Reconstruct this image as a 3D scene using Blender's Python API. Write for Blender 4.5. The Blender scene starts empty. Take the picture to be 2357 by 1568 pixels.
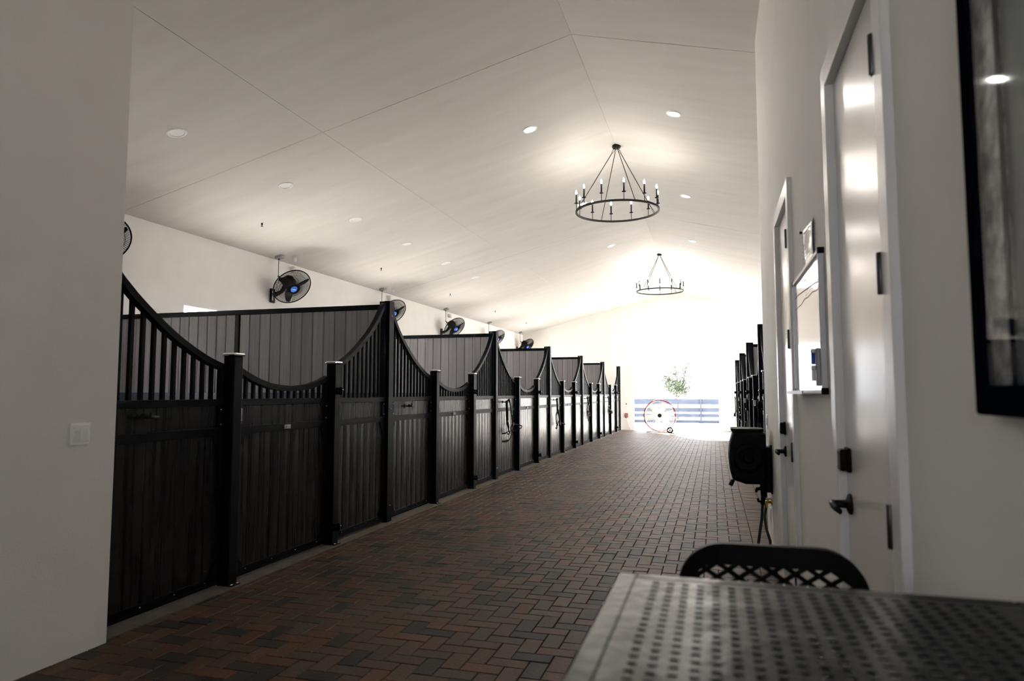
import bpy, bmesh, math, random
from math import sin, cos, pi, radians, sqrt
from mathutils import Vector, Matrix
random.seed(7)
SC = bpy.context.scene
COL = SC.collection

# ------------------------------------------------------------------ measurements (metres)
XL = -3.252      # aisle face of the left stall fronts
XR = 0.628       # aisle face of the right stall fronts
BAY = 3.66
T0 = 2.8945      # Y of the nearest tall post; the next ones follow every BAY
S1, S2 = 1.222, 2.561   # gate posts inside each bay
RX, RZ, SL = -1.31, 4.93, 0.2525    # ridge line and roof slope
XE, XW = -6.912, 4.29   # inner faces of the eave walls
YN, YF = -3.2, 25.15    # inner faces of the end walls
XD = 0.42        # face of the wall with the two doors
XN = -3.116      # face of the near left wall
def ceil_z(x): return RZ - SL*abs(x-RX)

# ------------------------------------------------------------------ materials
def nt(name):
    m = bpy.data.materials.new(name); m.use_nodes = True
    n = m.node_tree; n.nodes.clear()
    o = n.nodes.new('ShaderNodeOutputMaterial'); b = n.nodes.new('ShaderNodeBsdfPrincipled')
    n.links.new(b.outputs[0], o.inputs[0])
    return m, n, b, o
def mat(name, col, rough=.5, metal=0, noise=0, nscale=20, bump=0, bscale=60, spec=.5, coat=0, stretch=None, rvar=0):
    m, n, b, o = nt(name)
    b.inputs['Base Color'].default_value = (*col, 1); b.inputs['Roughness'].default_value = rough
    b.inputs['Metallic'].default_value = metal; b.inputs['Specular IOR Level'].default_value = spec
    b.inputs['Coat Weight'].default_value = coat
    tc = n.nodes.new('ShaderNodeTexCoord'); src = tc.outputs['Object']
    if stretch:
        mp = n.nodes.new('ShaderNodeMapping'); mp.inputs['Scale'].default_value = stretch
        n.links.new(src, mp.inputs[0]); src = mp.outputs[0]
    if noise or rvar:
        t = n.nodes.new('ShaderNodeTexNoise'); t.inputs['Scale'].default_value = nscale; t.inputs['Detail'].default_value = 6
        n.links.new(src, t.inputs['Vector'])
        if noise:
            r = n.nodes.new('ShaderNodeValToRGB')
            r.color_ramp.elements[0].position = .3; r.color_ramp.elements[1].position = .7
            r.color_ramp.elements[0].color = (*[c*(1-noise) for c in col], 1)
            r.color_ramp.elements[1].color = (*[min(1, c*(1+noise)) for c in col], 1)
            n.links.new(t.outputs[0], r.inputs[0]); n.links.new(r.outputs[0], b.inputs['Base Color'])
        if rvar:
            mr = n.nodes.new('ShaderNodeMapRange'); mr.inputs[3].default_value = rough-rvar; mr.inputs[4].default_value = rough+rvar
            n.links.new(t.outputs[0], mr.inputs[0]); n.links.new(mr.outputs[0], b.inputs['Roughness'])
    if bump:
        t2 = n.nodes.new('ShaderNodeTexNoise'); t2.inputs['Scale'].default_value = bscale; t2.inputs['Detail'].default_value = 4
        n.links.new(src, t2.inputs['Vector'])
        bp = n.nodes.new('ShaderNodeBump'); bp.inputs['Strength'].default_value = bump; bp.inputs['Distance'].default_value = .01
        n.links.new(t2.outputs[0], bp.inputs['Height']); n.links.new(bp.outputs[0], b.inputs['Normal'])
    return m
def emit(name, col, st):
    m, n, b, o = nt(name)
    b.inputs['Base Color'].default_value = (*col, 1)
    b.inputs['Emission Color'].default_value = (*col, 1); b.inputs['Emission Strength'].default_value = st
    return m
def pane(name, tint=(1, 1, 1), ior=1.45, rough=.0):
    m, n, b, o = nt(name)
    n.nodes.remove(b)
    t = n.nodes.new('ShaderNodeBsdfTransparent'); t.inputs[0].default_value = (*tint, 1)
    g = n.nodes.new('ShaderNodeBsdfGlossy'); g.inputs['Roughness'].default_value = rough
    f = n.nodes.new('ShaderNodeFresnel'); f.inputs[0].default_value = ior
    x = n.nodes.new('ShaderNodeMixShader')
    ge = n.nodes.new('ShaderNodeNewGeometry'); sb = n.nodes.new('ShaderNodeMath'); sb.operation = 'SUBTRACT'; sb.use_clamp = True
    n.links.new(f.outputs[0], sb.inputs[0]); n.links.new(ge.outputs['Backfacing'], sb.inputs[1])
    n.links.new(sb.outputs[0], x.inputs[0]); n.links.new(t.outputs[0], x.inputs[1]); n.links.new(g.outputs[0], x.inputs[2])
    n.links.new(x.outputs[0], o.inputs[0])
    return m

M = {}
M['wall'] = mat('wall_plaster', (.80, .782, .755), .75, noise=.03, nscale=3, bump=.15, bscale=120)
M['steel'] = mat('black_powder_coated_steel', (.002, .003, .0045), .46, metal=0, spec=.05, rvar=.05, nscale=8)
M['chrome'] = mat('polished_chrome', (.75, .75, .77), .12, metal=1)
M['white_metal'] = mat('white_painted_metal', (.78, .78, .77), .4)
M['grey_metal'] = mat('grey_galvanised_metal', (.30, .30, .30), .45, metal=.6)
M['black_plastic'] = mat('black_plastic', (.002, .0022, .0025), .5, spec=.08)
M['matte_black'] = mat('matte_black_iron', (.004, .004, .004), .6, spec=.2)
M['rubber'] = mat('black_rubber_hose', (.005, .005, .005), .5)
M['leather'] = mat('dark_leather', (.001, .001, .001), .7, spec=.03, noise=.3, nscale=60)
M['brass'] = mat('brass', (.65, .42, .12), .3, metal=1)
M['door'] = mat('semi_gloss_door_paint', (.72, .70, .69), .22, bump=.02, bscale=40, spec=.6, rvar=.03, nscale=5, stretch=(1, 1, .3))
M['jamb'] = mat('white_jamb_paint', (.74, .73, .73), .35, spec=.5)
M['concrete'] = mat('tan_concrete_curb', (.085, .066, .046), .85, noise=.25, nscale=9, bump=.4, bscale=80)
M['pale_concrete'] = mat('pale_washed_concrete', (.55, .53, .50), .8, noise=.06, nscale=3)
M['stall_floor'] = mat('stall_bedding', (.10, .08, .06), .95, noise=.3, nscale=30)
M['board_white'] = mat('whiteboard_enamel', (.86, .87, .90), .12, spec=.6)
M['silver'] = mat('brushed_aluminium', (.52, .52, .55), .4, metal=.25)
M['blue'] = mat('blue_plastic', (.02, .09, .42), .35)
M['badge_blue'] = mat('blue_badge', (.02, .11, .50), .35)
M['paper'] = mat('laminated_paper', (.66, .65, .66), .12, spec=.8, bump=.6, bscale=14)
M['ink'] = mat('black_ink', (.02, .02, .025), .6)
M['bulb'] = emit('lit_bulb', (1, .93, .82), 120)
M['trim_white'] = mat('bright_white_trim', (.93, .93, .93), .4)
M['lens_on'] = emit('lit_lens', (1, .97, .92), 30)
M['lens_off'] = mat('unlit_lens', (.86, .87, .86), .5)
M['glass'] = pane('window_glass')
M['fence'] = mat('weathered_fence_board', (.021, .0255, .036), .9, noise=.2, spec=.05, nscale=2)
M['orange'] = mat('orange_paint', (.16, .02, .008), .8, spec=.1)
M['pale_plastic'] = mat('pale_grey_plastic', (.72, .70, .68), .5)
M['leaf'] = mat('pale_green_leaf', (.026, .034, .022), .95, spec=.02, noise=.3, nscale=3)
M['bark'] = mat('grey_bark', (.022, .020, .018), .9, noise=.3, nscale=10)
M['ground'] = mat('sunlit_sand_ground', (.72, .69, .64), .95, noise=.08, nscale=1)
M['roof'] = mat('roof_metal', (.35, .35, .35), .6)
M['dark_red'] = mat('dark_red_plastic', (.18, .05, .045), .6)

def planks(name, c1, c2, rough, spec=.42):
    """composite boards: fine vertical grain, each board (mesh island) a slightly different tone"""
    m, n, b, o = nt(name)
    g = n.nodes.new('ShaderNodeNewGeometry'); tc = n.nodes.new('ShaderNodeTexCoord')
    mp = n.nodes.new('ShaderNodeMapping'); mp.inputs['Scale'].default_value = (40, 40, 1.2)
    t = n.nodes.new('ShaderNodeTexNoise'); t.inputs['Scale'].default_value = 1.0; t.inputs['Detail'].default_value = 6
    n.links.new(tc.outputs['Object'], mp.inputs[0]); n.links.new(mp.outputs[0], t.inputs['Vector'])
    ad = n.nodes.new('ShaderNodeMath'); ad.operation = 'MULTIPLY_ADD'; ad.inputs[1].default_value = .35
    n.links.new(g.outputs['Random Per Island'], ad.inputs[0]); n.links.new(t.outputs[0], ad.inputs[2])
    r = n.nodes.new('ShaderNodeValToRGB'); r.color_ramp.elements[0].position = .3; r.color_ramp.elements[1].position = 1.0
    r.color_ramp.elements[0].color = (*c1, 1); r.color_ramp.elements[1].color = (*c2, 1)
    n.links.new(ad.outputs[0], r.inputs[0]); n.links.new(r.outputs[0], b.inputs['Base Color'])
    mr = n.nodes.new('ShaderNodeMapRange'); mr.inputs[3].default_value = rough-.06; mr.inputs[4].default_value = rough+.08
    n.links.new(t.outputs[0], mr.inputs[0]); n.links.new(mr.outputs[0], b.inputs['Roughness'])
    b.inputs['Specular IOR Level'].default_value = spec
    bp = n.nodes.new('ShaderNodeBump'); bp.inputs['Strength'].default_value = .09; bp.inputs['Distance'].default_value = .004
    n.links.new(t.outputs[0], bp.inputs['Height']); n.links.new(bp.outputs[0], b.inputs['Normal'])
    return m
M['plank'] = planks('shaded_composite_boards', (.0015, .0015, .0018), (.005, .0046, .005), .27)  # same boards as the dividers, unlit aisle side darkened in the colour
M['divider'] = planks('lit_composite_boards', (.14, .133, .140), (.25, .236, .242), .55, .25)  # same boards as the fronts, window light put into the paler colour
M['navy'] = mat('blue_grey_rail_paint', (.02, .03, .05), .4)

BRICK_ALB = .44
def brick_mat():
    m, n, b, o = nt('clay_brick_pavers')
    g = n.nodes.new('ShaderNodeNewGeometry'); tc = n.nodes.new('ShaderNodeTexCoord')
    r = n.nodes.new('ShaderNodeValToRGB'); r.color_ramp.interpolation = 'LINEAR'
    e = r.color_ramp.elements
    cols = [(0, (.070, .052, .044)), (.12, (.060, .053, .048)), (.28, (.125, .084, .058)), (.5, (.165, .098, .062)), (.68, (.185, .088, .052)), (.84, (.135, .105, .076)), (1, (.215, .098, .054))]
    e[0].position = 0; e[0].color = (*cols[0][1], 1); e[1].position = 1; e[1].color = (*cols[-1][1], 1)
    for p, c in cols[1:-1]:
        k = e.new(p); k.color = (*c, 1)
    n.links.new(g.outputs['Random Per Island'], r.inputs[0])
    t = n.nodes.new('ShaderNodeTexNoise'); t.inputs['Scale'].default_value = 55; t.inputs['Detail'].default_value = 8
    n.links.new(tc.outputs['Object'], t.inputs['Vector'])
    t2 = n.nodes.new('ShaderNodeTexNoise'); t2.inputs['Scale'].default_value = .9; t2.inputs['Detail'].default_value = 4
    n.links.new(tc.outputs['Object'], t2.inputs['Vector'])
    mr = n.nodes.new('ShaderNodeMapRange'); mr.inputs[1].default_value = .25; mr.inputs[2].default_value = .75; mr.inputs[3].default_value = .6; mr.inputs[4].default_value = 1.4
    n.links.new(t.outputs[0], mr.inputs[0])
    mr2 = n.nodes.new('ShaderNodeMapRange'); mr2.inputs[1].default_value = .3; mr2.inputs[2].default_value = .7; mr2.inputs[3].default_value = .75; mr2.inputs[4].default_value = 1.2
    n.links.new(t2.outputs[0], mr2.inputs[0])
    mu = n.nodes.new('ShaderNodeMath'); mu.operation = 'MULTIPLY'; n.links.new(mr.outputs[0], mu.inputs[0]); n.links.new(mr2.outputs[0], mu.inputs[1])
    mu2 = n.nodes.new('ShaderNodeMath'); mu2.operation = 'MULTIPLY'; mu2.inputs[1].default_value = BRICK_ALB; n.links.new(mu.outputs[0], mu2.inputs[0]); mu = mu2
    vm = n.nodes.new('ShaderNodeVectorMath'); vm.operation = 'SCALE'
    n.links.new(r.outputs[0], vm.inputs[0]); n.links.new(mu.outputs[0], vm.inputs['Scale']); n.links.new(vm.outputs[0], b.inputs['Base Color'])
    b.inputs['Specular IOR Level'].default_value = .11
    rr = n.nodes.new('ShaderNodeMapRange'); rr.inputs[3].default_value = .45; rr.inputs[4].default_value = .68
    n.links.new(t.outputs[0], rr.inputs[0]); n.links.new(rr.outputs[0], b.inputs['Roughness'])
    bp = n.nodes.new('ShaderNodeBump'); bp.inputs['Strength'].default_value = .5; bp.inputs['Distance'].default_value = .004
    n.links.new(t.outputs[0], bp.inputs['Height']); n.links.new(bp.outputs[0], b.inputs['Normal'])
    return m
M['brick'] = brick_mat()
M['joint'] = mat('dark_sand_joint', (.006, .005, .0045), .95, noise=.3, nscale=50)

def ceiling_mat():
    m, n, b, o = nt('painted_ceiling_boards')
    tc = n.nodes.new('ShaderNodeTexCoord')
    mp = n.nodes.new('ShaderNodeMapping'); mp.inputs['Scale'].default_value = (.5, 3.0, 1)
    t = n.nodes.new('ShaderNodeTexNoise'); t.inputs['Scale'].default_value = 1.3; t.inputs['Detail'].default_value = 7; t.inputs['Roughness'].default_value = .6
    n.links.new(tc.outputs['Object'], mp.inputs[0]); n.links.new(mp.outputs[0], t.inputs['Vector'])
    r = n.nodes.new('ShaderNodeValToRGB'); r.color_ramp.elements[0].position = .3; r.color_ramp.elements[1].position = .7
    r.color_ramp.elements[0].color = (.62, .595, .56, 1); r.color_ramp.elements[1].color = (.69, .67, .64, 1)
    n.links.new(t.outputs[0], r.inputs[0])
    b.inputs['Roughness'].default_value = .7
    n.links.new(r.outputs[0], b.inputs['Base Color'])
    return m
M['ceiling'] = ceiling_mat()

# ------------------------------------------------------------------ mesh builder
class MB:
    def __init__(self): self.bm = bmesh.new(); self.smooth = []
    def box(self, x0, x1, y0, y1, z0, z1, bev=0, mtx=None):
        vs = [self.bm.verts.new((x, y, z)) for x in (x0, x1) for y in (y0, y1) for z in (z0, z1)]
        F = [(0, 1, 3, 2), (4, 6, 7, 5), (0, 4, 5, 1), (2, 3, 7, 6), (0, 2, 6, 4), (1, 5, 7, 3)]
        fs = [self.bm.faces.new([vs[i] for i in f]) for f in F]
        if bev:
            es = {e for f in fs for e in f.edges}
            r = bmesh.ops.bevel(self.bm, geom=list(es), offset=bev, segments=2, affect='EDGES', profile=.5)
            vs = list({v for f in r['faces'] for v in f.verts} | {v for v in vs if v.is_valid})
        if mtx is not None: bmesh.ops.transform(self.bm, matrix=mtx, verts=vs)
        return vs
    def lathe(self, prof, n=20, mtx=None, cap=True):
        """prof: (radius, z) list"""
        rings = []
        for r, z in prof:
            rings.append([self.bm.verts.new((r*cos(2*pi*i/n), r*sin(2*pi*i/n), z)) for i in range(n)])
        fs = []
        for a, b in zip(rings, rings[1:]):
            for i in range(n):
                f = self.bm.faces.new((a[i], a[(i+1) % n], b[(i+1) % n], b[i])); f.smooth = True; fs.append(f)
        if cap:
            self.bm.faces.new(rings[0][::-1]); self.bm.faces.new(rings[-1])
        if mtx is not None: bmesh.ops.transform(self.bm, matrix=mtx, verts=[v for r in rings for v in r])
    def tube(self, pts, r, n=8, closed=False, flat=1.0, mtx=None, up=None):
        """sweep of a round (or flattened) section along a polyline; r one number or a list"""
        P = [Vector(p) for p in pts]; k = len(P); rings = []
        ref = None
        for i, p in enumerate(P):
            a = P[(i-1) % k] if (closed or i > 0) else p; b = P[(i+1) % k] if (closed or i < k-1) else p
            t = (b-a).normalized()
            if up is not None: u = Vector(up)
            elif ref is None: u = Vector((0, 0, 1)) if abs(t.z) < .9 else Vector((1, 0, 0))
            else: u = ref
            u = (u - t*u.dot(t))
            u = u.normalized() if u.length > 1e-6 else t.orthogonal().normalized()
            ref = u; w = t.cross(u)
            rr = r[i] if isinstance(r, (list, tuple)) else r
            rings.append([self.bm.verts.new(p + u*rr*cos(2*pi*j/n) + w*rr*flat*sin(2*pi*j/n)) for j in range(n)])
        pairs = list(zip(rings, rings[1:])) + ([(rings[-1], rings[0])] if closed else [])
        for a, b in pairs:
            for j in range(n):
                f = self.bm.faces.new((a[j], a[(j+1) % n], b[(j+1) % n], b[j])); f.smooth = True
        if not closed:
            self.bm.faces.new(rings[0][::-1]); self.bm.faces.new(rings[-1])
        if mtx is not None: bmesh.ops.transform(self.bm, matrix=mtx, verts=[v for r_ in rings for v in r_])
    def ribbon(self, pts, hw, ht, mtx=None, wdir=(1, 0, 0)):
        """rectangular section swept along pts; hw half width along wdir, ht half height"""
        P = [Vector(p) for p in pts]; W = Vector(wdir).normalized(); rings = []
        for i, p in enumerate(P):
            t = (P[min(i+1, len(P)-1)] - P[max(i-1, 0)]).normalized(); u = W.cross(t).normalized()
            rings.append([self.bm.verts.new(p + W*a*hw + u*b*ht) for a, b in ((-1, -1), (1, -1), (1, 1), (-1, 1))])
        for a, b in zip(rings, rings[1:]):
            for j in range(4): self.bm.faces.new((a[j], a[(j+1) % 4], b[(j+1) % 4], b[j]))
        self.bm.faces.new(rings[0][::-1]); self.bm.faces.new(rings[-1])
        if mtx is not None: bmesh.ops.transform(self.bm, matrix=mtx, verts=[v for r_ in rings for v in r_])
    def prism(self, poly, axis, a, b):
        """poly of 2D points extruded along axis 0/1/2 from a to b"""
        def mk(p, h):
            q = list(p); q.insert(axis, h); return self.bm.verts.new(q)
        A = [mk(p, a) for p in poly]; B = [mk(p, b) for p in poly]; n = len(poly)
        self.bm.faces.new(A[::-1]); self.bm.faces.new(B)
        for i in range(n): self.bm.faces.new((A[i], A[(i+1) % n], B[(i+1) % n], B[i]))
    def build(self, name, m, parent=None, loc=None):
        bmesh.ops.recalc_face_normals(self.bm, faces=self.bm.faces[:])
        me = bpy.data.meshes.new(name); self.bm.to_mesh(me); self.bm.free()
        me.materials.append(m)
        o = bpy.data.objects.new(name, me); COL.objects.link(o)
        if parent is not None: o.parent = parent
        if loc: o.location = loc
        return o
def tag(o, label=None, cat=None, group=None, kind=None):
    if label: o['label'] = label
    if cat: o['category'] = cat
    if group: o['group'] = group
    if kind: o['kind'] = kind
    return o
def thing(name, loc, label, cat, group=None, rz=0):
    o = bpy.data.objects.new(name, None); COL.objects.link(o); o.location = loc; o.rotation_euler.z = rz
    o.empty_display_size = .1
    return tag(o, label, cat, group)
def kids(o): return list(o.children)
def copy_tree(o, parent=None):
    c = o.copy(); COL.objects.link(c); c.parent = parent
    for ch in kids(o): copy_tree(ch, c)
    return c
def struct(name, mb, m):
    o = mb.build(name, m); o['kind'] = 'structure'; return o
def RotTo(v):
    """matrix turning +Z to v"""
    return Vector(v).normalized().to_track_quat('Z', 'Y').to_matrix().to_4x4()
def Tm(x, y, z): return Matrix.Translation((x, y, z))
def ev(pts, s):
    for (a, b), (c, d) in zip(pts, pts[1:]):
        if a <= s <= c: return b + (d-b)*(s-a)/(c-a)
    return pts[0][1] if s < pts[0][0] else pts[-1][1]

# ------------------------------------------------------------------ floor: herringbone pavers
def add_brick(bm, x0, x1, y0, y1, z):
    g, c, d = .0024, .0028, .003
    x0 += g; x1 -= g; y0 += g; y1 -= g
    dz = random.uniform(-.0012, .0012); tx = random.uniform(-.0009, .0009)
    top = [bm.verts.new((x, y, z+dz+(tx if x > (x0+x1)/2 else -tx))) for x, y in ((x0+c, y0+c), (x1-c, y0+c), (x1-c, y1-c), (x0+c, y1-c))]
    mid = [bm.verts.new((x, y, z+dz-d)) for x, y in ((x0, y0), (x1, y0), (x1, y1), (x0, y1))]
    bot = [bm.verts.new((x, y, z-.014)) for x, y in ((x0, y0), (x1, y0), (x1, y1), (x0, y1))]
    bm.faces.new(top)
    for A, B in ((mid, top), (bot, mid)):
        for i in range(4): bm.faces.new((A[i], A[(i+1) % 4], B[(i+1) % 4], B[i]))
f = MB(); U = .1; xa, xb, ya, yb = XL+.102, .30, -1.2, YF+.12
nx0, nx1 = int(xa/U)-3, int(xb/U)+3
def cl(x0, x1, y0, y1):
    x0, x1, y0, y1 = max(x0, xa), min(x1, xb), max(y0, ya), min(y1, yb)
    if x1-x0 > .015 and y1-y0 > .015: add_brick(f.bm, x0, x1, y0, y1, 0)
for i in range(nx0, nx1):
    for j in range(int(ya/U)-2, int(yb/U)+2):
        k = (i-j) % 4
        if k == 0: cl(i*U, (i+2)*U, j*U, (j+1)*U)
        elif k == 3: cl(i*U, (i+1)*U, j*U, (j+2)*U)
y = ya
while y < yb-.02:
    add_brick(f.bm, .30, .50, y, min(y+.1, yb), 0); y += .1
fl = struct('floor', f, M['brick'])
g = MB(); g.box(XN-.2, .6, YN, YF+.2, -.1, -.0075)
jb = g.build('joint_sand', M['joint'], fl)
# concrete curbs under the stall fronts, bedding inside the stalls
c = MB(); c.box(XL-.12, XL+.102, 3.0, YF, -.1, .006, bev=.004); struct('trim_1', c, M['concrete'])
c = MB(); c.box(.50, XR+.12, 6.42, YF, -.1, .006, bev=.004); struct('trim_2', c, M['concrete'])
c = MB(); c.box(XE, XL-.12, YN, YF, -.1, -.004); struct('floor_left_stalls', c, M['stall_floor'])
c = MB(); c.box(XR+.12, XW, YN, T0+5*BAY+.1, -.1, -.004); struct('floor_right_stalls', c, M['stall_floor'])
c = MB(); c.box(XR+.12, XW+.15, T0+5*BAY+.1, YF, -.1, .004); struct('floor_added_side_bay', c, M['pale_concrete'])  # unseen side bay, added with a pale floor to bounce light around

# ------------------------------------------------------------------ shell
def gable(mb, y0, y1, x0, x1, hole=None):
    """gable wall between y0,y1; hole = (x0,x1,ztop) down to the floor"""
    def piece(a, b, zb):
        P = [(a, zb), (b, zb), (b, ceil_z(b)+.02)]
        if a < RX < b: P.append((RX, RZ+.02))
        P.append((a, ceil_z(a)+.02)); mb.prism(P, 1, y0, y1)
    if hole:
        piece(x0, hole[0], -.1); piece(hole[0], hole[1], hole[2]); piece(hole[1], x1, -.1)
    else: piece(x0, x1, -.1)
w = MB(); gable(w, YF, YF+.18, XE-.15, XW+.15, (-2.79, .15, 2.93)); struct('wall_far', w, M['wall'])
w = MB(); gable(w, YN-.18, YN, XE-.15, XW+.15, (-1.15, .15, 2.55)); w.box(-1.15, .15, YN-.18, YN, -.1, 1.75); struct('wall_near', w, M['wall'])  # high opening behind the camera, added to light the near walls
# eave walls, a window to each left stall; right windows unseen, added for daylight
WZ0, WZ1, WH = 1.15, 2.54, .91
def win(k, side):
    return (1.45, 2.10, .55) if (side < 0 and k == 0) else (1.15, 2.54, .91)
def eave_wall(name, x0, x1, ys):
    w = MB(); zt = ceil_z(x0 if abs(x0-RX) < abs(x1-RX) else x1)+.05
    e = YN-.18
    for k, yc in enumerate(ys):
        a, b, h = win(k, -1)
        w.box(x0, x1, e, yc-h, -.1, zt); w.box(x0, x1, yc-h, yc+h, -.1, a); w.box(x0, x1, yc-h, yc+h, b, zt); e = yc+h
    w.box(x0, x1, e, YF+.18, -.1, zt)
    return struct(name, w, M['wall'])
YC = [T0 + BAY*(k+.5)+.21 for k in range(6)]
eave_wall('wall_left', XE-.15, XE, YC)
w = MB(); x0, x1 = XW, XW+.15; zt = ceil_z(XW)+.05; e = YN-.18; yo0, yo1 = 21.6, 24.8  # open side of the added bay, lets daylight into the far end
w.box(x0, x1, YN-.18, yo0, -.1, WZ0); w.box(x0, x1, YN-.18, yo0, WZ1, zt)
for yc in YC[1:5]: w.box(x0, x1, e, yc-WH, WZ0, WZ1); e = yc+WH
w.box(x0, x1, e, yo0, WZ0, WZ1); w.box(x0, x1, yo0, yo1, 2.95, zt); w.box(x0, x1, yo1, YF+.18, -.1, zt)
struct('wall_right', w, M['wall'])
wn = 0; W0 = (WZ0, WZ1, WH)
for side, xs in ((-1, (XE-.055, XE-.005)), (1, (XW+.005, XW+.055))):
    for kk, yc in enumerate(YC if side < 0 else YC[1:5]):
        wn += 1; w = MB(); a, b = xs; WZ0, WZ1, WH = ((1.45, 2.10, .55) if (side < 0 and kk == 0) else W0)
        w.box(a, b, yc-WH, yc+WH, WZ0, WZ0+.05); w.box(a, b, yc-WH, yc+WH, WZ1-.028, WZ1)
        w.box(a, b, yc-WH, yc-WH+.05, WZ0+.05, WZ1-.028); w.box(a, b, yc+WH-.05, yc+WH, WZ0+.05, WZ1-.028)
        w.box(a, b, yc-.02, yc+.02, WZ0+.05, WZ1-.028)
        o = struct('window_%d' % wn, w, M['white_metal'])
        p = MB(); xm = (a+b)/2; p.box(xm-.003, xm+.003, yc-WH+.04, yc+WH-.04, WZ0+.04, WZ1-.04)
        p.build('pane', M['glass'], o)
WZ0, WZ1, WH = W0
# roof / ceiling
c = MB()
for s, xe in ((-1, XE-.6), (1, XW+.6)):
    c.prism([(RX, RZ), (RX, RZ+.2), (xe, ceil_z(xe)+.2), (xe, ceil_z(xe))] if s < 0 else [(RX, RZ), (xe, ceil_z(xe)), (xe, ceil_z(xe)+.2), (RX, RZ+.2)], 1, YN-.5, YF+.6)
struct('ceiling', c, M['ceiling'])
# board joints in the ceiling: shallow cover lines
def seam(name, pts):
    t = MB(); t.tube(pts, .0022, 6); return struct(name, t, M['joint_line'])
M['joint_line'] = mat('ceiling_joint_line', (.56, .535, .50), .9)
e_ = .0005
seam('trim_3', [(RX, YN, RZ-e_), (RX, YF, RZ-e_)])
seam('trim_4', [(XE, 6.62, ceil_z(XE)-e_), (RX, 6.62, RZ-e_), (XW, 6.62, ceil_z(XW)-e_)])
seam('trim_5', [(-4.13, YN, ceil_z(-4.13)-e_), (-4.13, YF, ceil_z(-4.13)-e_)])
seam('trim_6', [(XE, 13.94, ceil_z(XE)-e_), (RX, 13.94, RZ-e_), (XW, 13.94, ceil_z(XW)-e_)])
# near left wall (runs toward the camera), with its return
w = MB(); w.box(XN-.095, XN, YN, 3.014, -.1, ceil_z(XN)+.03)
w.box(XE, XN-.095, 2.70, 2.83, -.1, ceil_z(XE)); w.prism([(XE, ceil_z(XE)-.05), (XN-.095, ceil_z(XE)-.05), (XN-.095, ceil_z(XN)), (XE, ceil_z(XE))], 1, 2.70, 2.83)
struct('wall_near_left', w, M['wall'])
# near right wall with two doors
D = [(1.86, 2.60, 2.41), (4.02, 4.76, 2.40)]   # leaf y0,y1,top
FW = .085
w = MB(); zt = ceil_z(XD)+.03; WT = XD+.16; ye = 6.42
e = YN
for y0, y1, zz in D:
    w.box(XD, WT, e, y0-.03, -.1, zt); w.box(XD, WT, y0-.03, y1+.03, zz+.03, zt); e = y1+.03
w.box(XD, WT, e, ye, -.1, zt)
w.prism([(WT, -.1), (XW, -.1), (XW, ceil_z(XW)), (WT, ceil_z(WT))], 1, ye-.14, ye)
struct('wall_near_right', w, M['wall'])
def door(n, y0, y1, zt, latch_label):
    fr = MB()   # pressed metal frame, proud of the wall
    for a, b in ((y0-FW, y0), (y1, y1+FW)):
        fr.box(XD-.022, XD+.10, a, b, 0, zt+FW, bev=.003)
    fr.box(XD-.022, XD+.10, y0, y1, zt, zt+FW, bev=.003)
    # rabbet stop behind the leaf
    fr.box(XD+.055, XD+.10, y0, y0+.02, 0, zt); fr.box(XD+.055, XD+.10, y1-.02, y1, 0, zt)
    root = struct('door_%d' % n, fr, M['jamb'])
    lf = MB(); lf.box(XD+.006, XD+.050, y0+.004, y1-.004, .008, zt-.004, bev=.002)
    leaf = lf.build('leaf', M['door'], root)
    yl = y1-.065
    k = MB(); k.box(XD-.006, XD+.006, yl-.034, yl+.034, 1.057, 1.137, bev=.004)
    k.box(XD-.028, XD-.004, yl-.031, yl+.031, 1.062, 1.132, bev=.006)
    k.build('keypad_deadbolt', M['black_plastic'], root)
    k = MB(); k.lathe([(.034, 0), (.034, .006), (.030, .010), (.014, .016), (.012, .052), (.013, .060)], 20, Tm(XD+.006, yl, .952) @ RotTo((-1, 0, 0)))
    k.tube([(XD-.052, yl+.008, .953), (XD-.056, yl-.04, .952), (XD-.054, yl-.085, .949), (XD-.046, yl-.115, .944)], [.012, .011, .010, .009], 10, flat=.75)
    k.build('lever_handle', M['matte_black'], root)
    for hz in (2.165, 1.61, 1.0, .30):
        h = MB(); h.lathe([(.007, -.052), (.008, -.05), (.008, .05), (.007, .052)], 10, Tm(XD-.024, y0+.001, hz))
        h.box(XD-.0235, XD-.020, y0-.001, y0+.022, hz-.05, hz+.05)
        h.box(XD+.0035, XD+.0065, y0+.0045, y0+.026, hz-.05, hz+.05); h.box(XD-.022, XD+.004, y0+.0005, y0+.0035, hz-.05, hz+.05)
        h.build('hinge', M['dark_hinge'], root)
M['dark_hinge'] = mat('oil_rubbed_hinge', (.06, .06, .065), .35, metal=.8)
for i, d in enumerate(D): door(i+1, *d, '')

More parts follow.
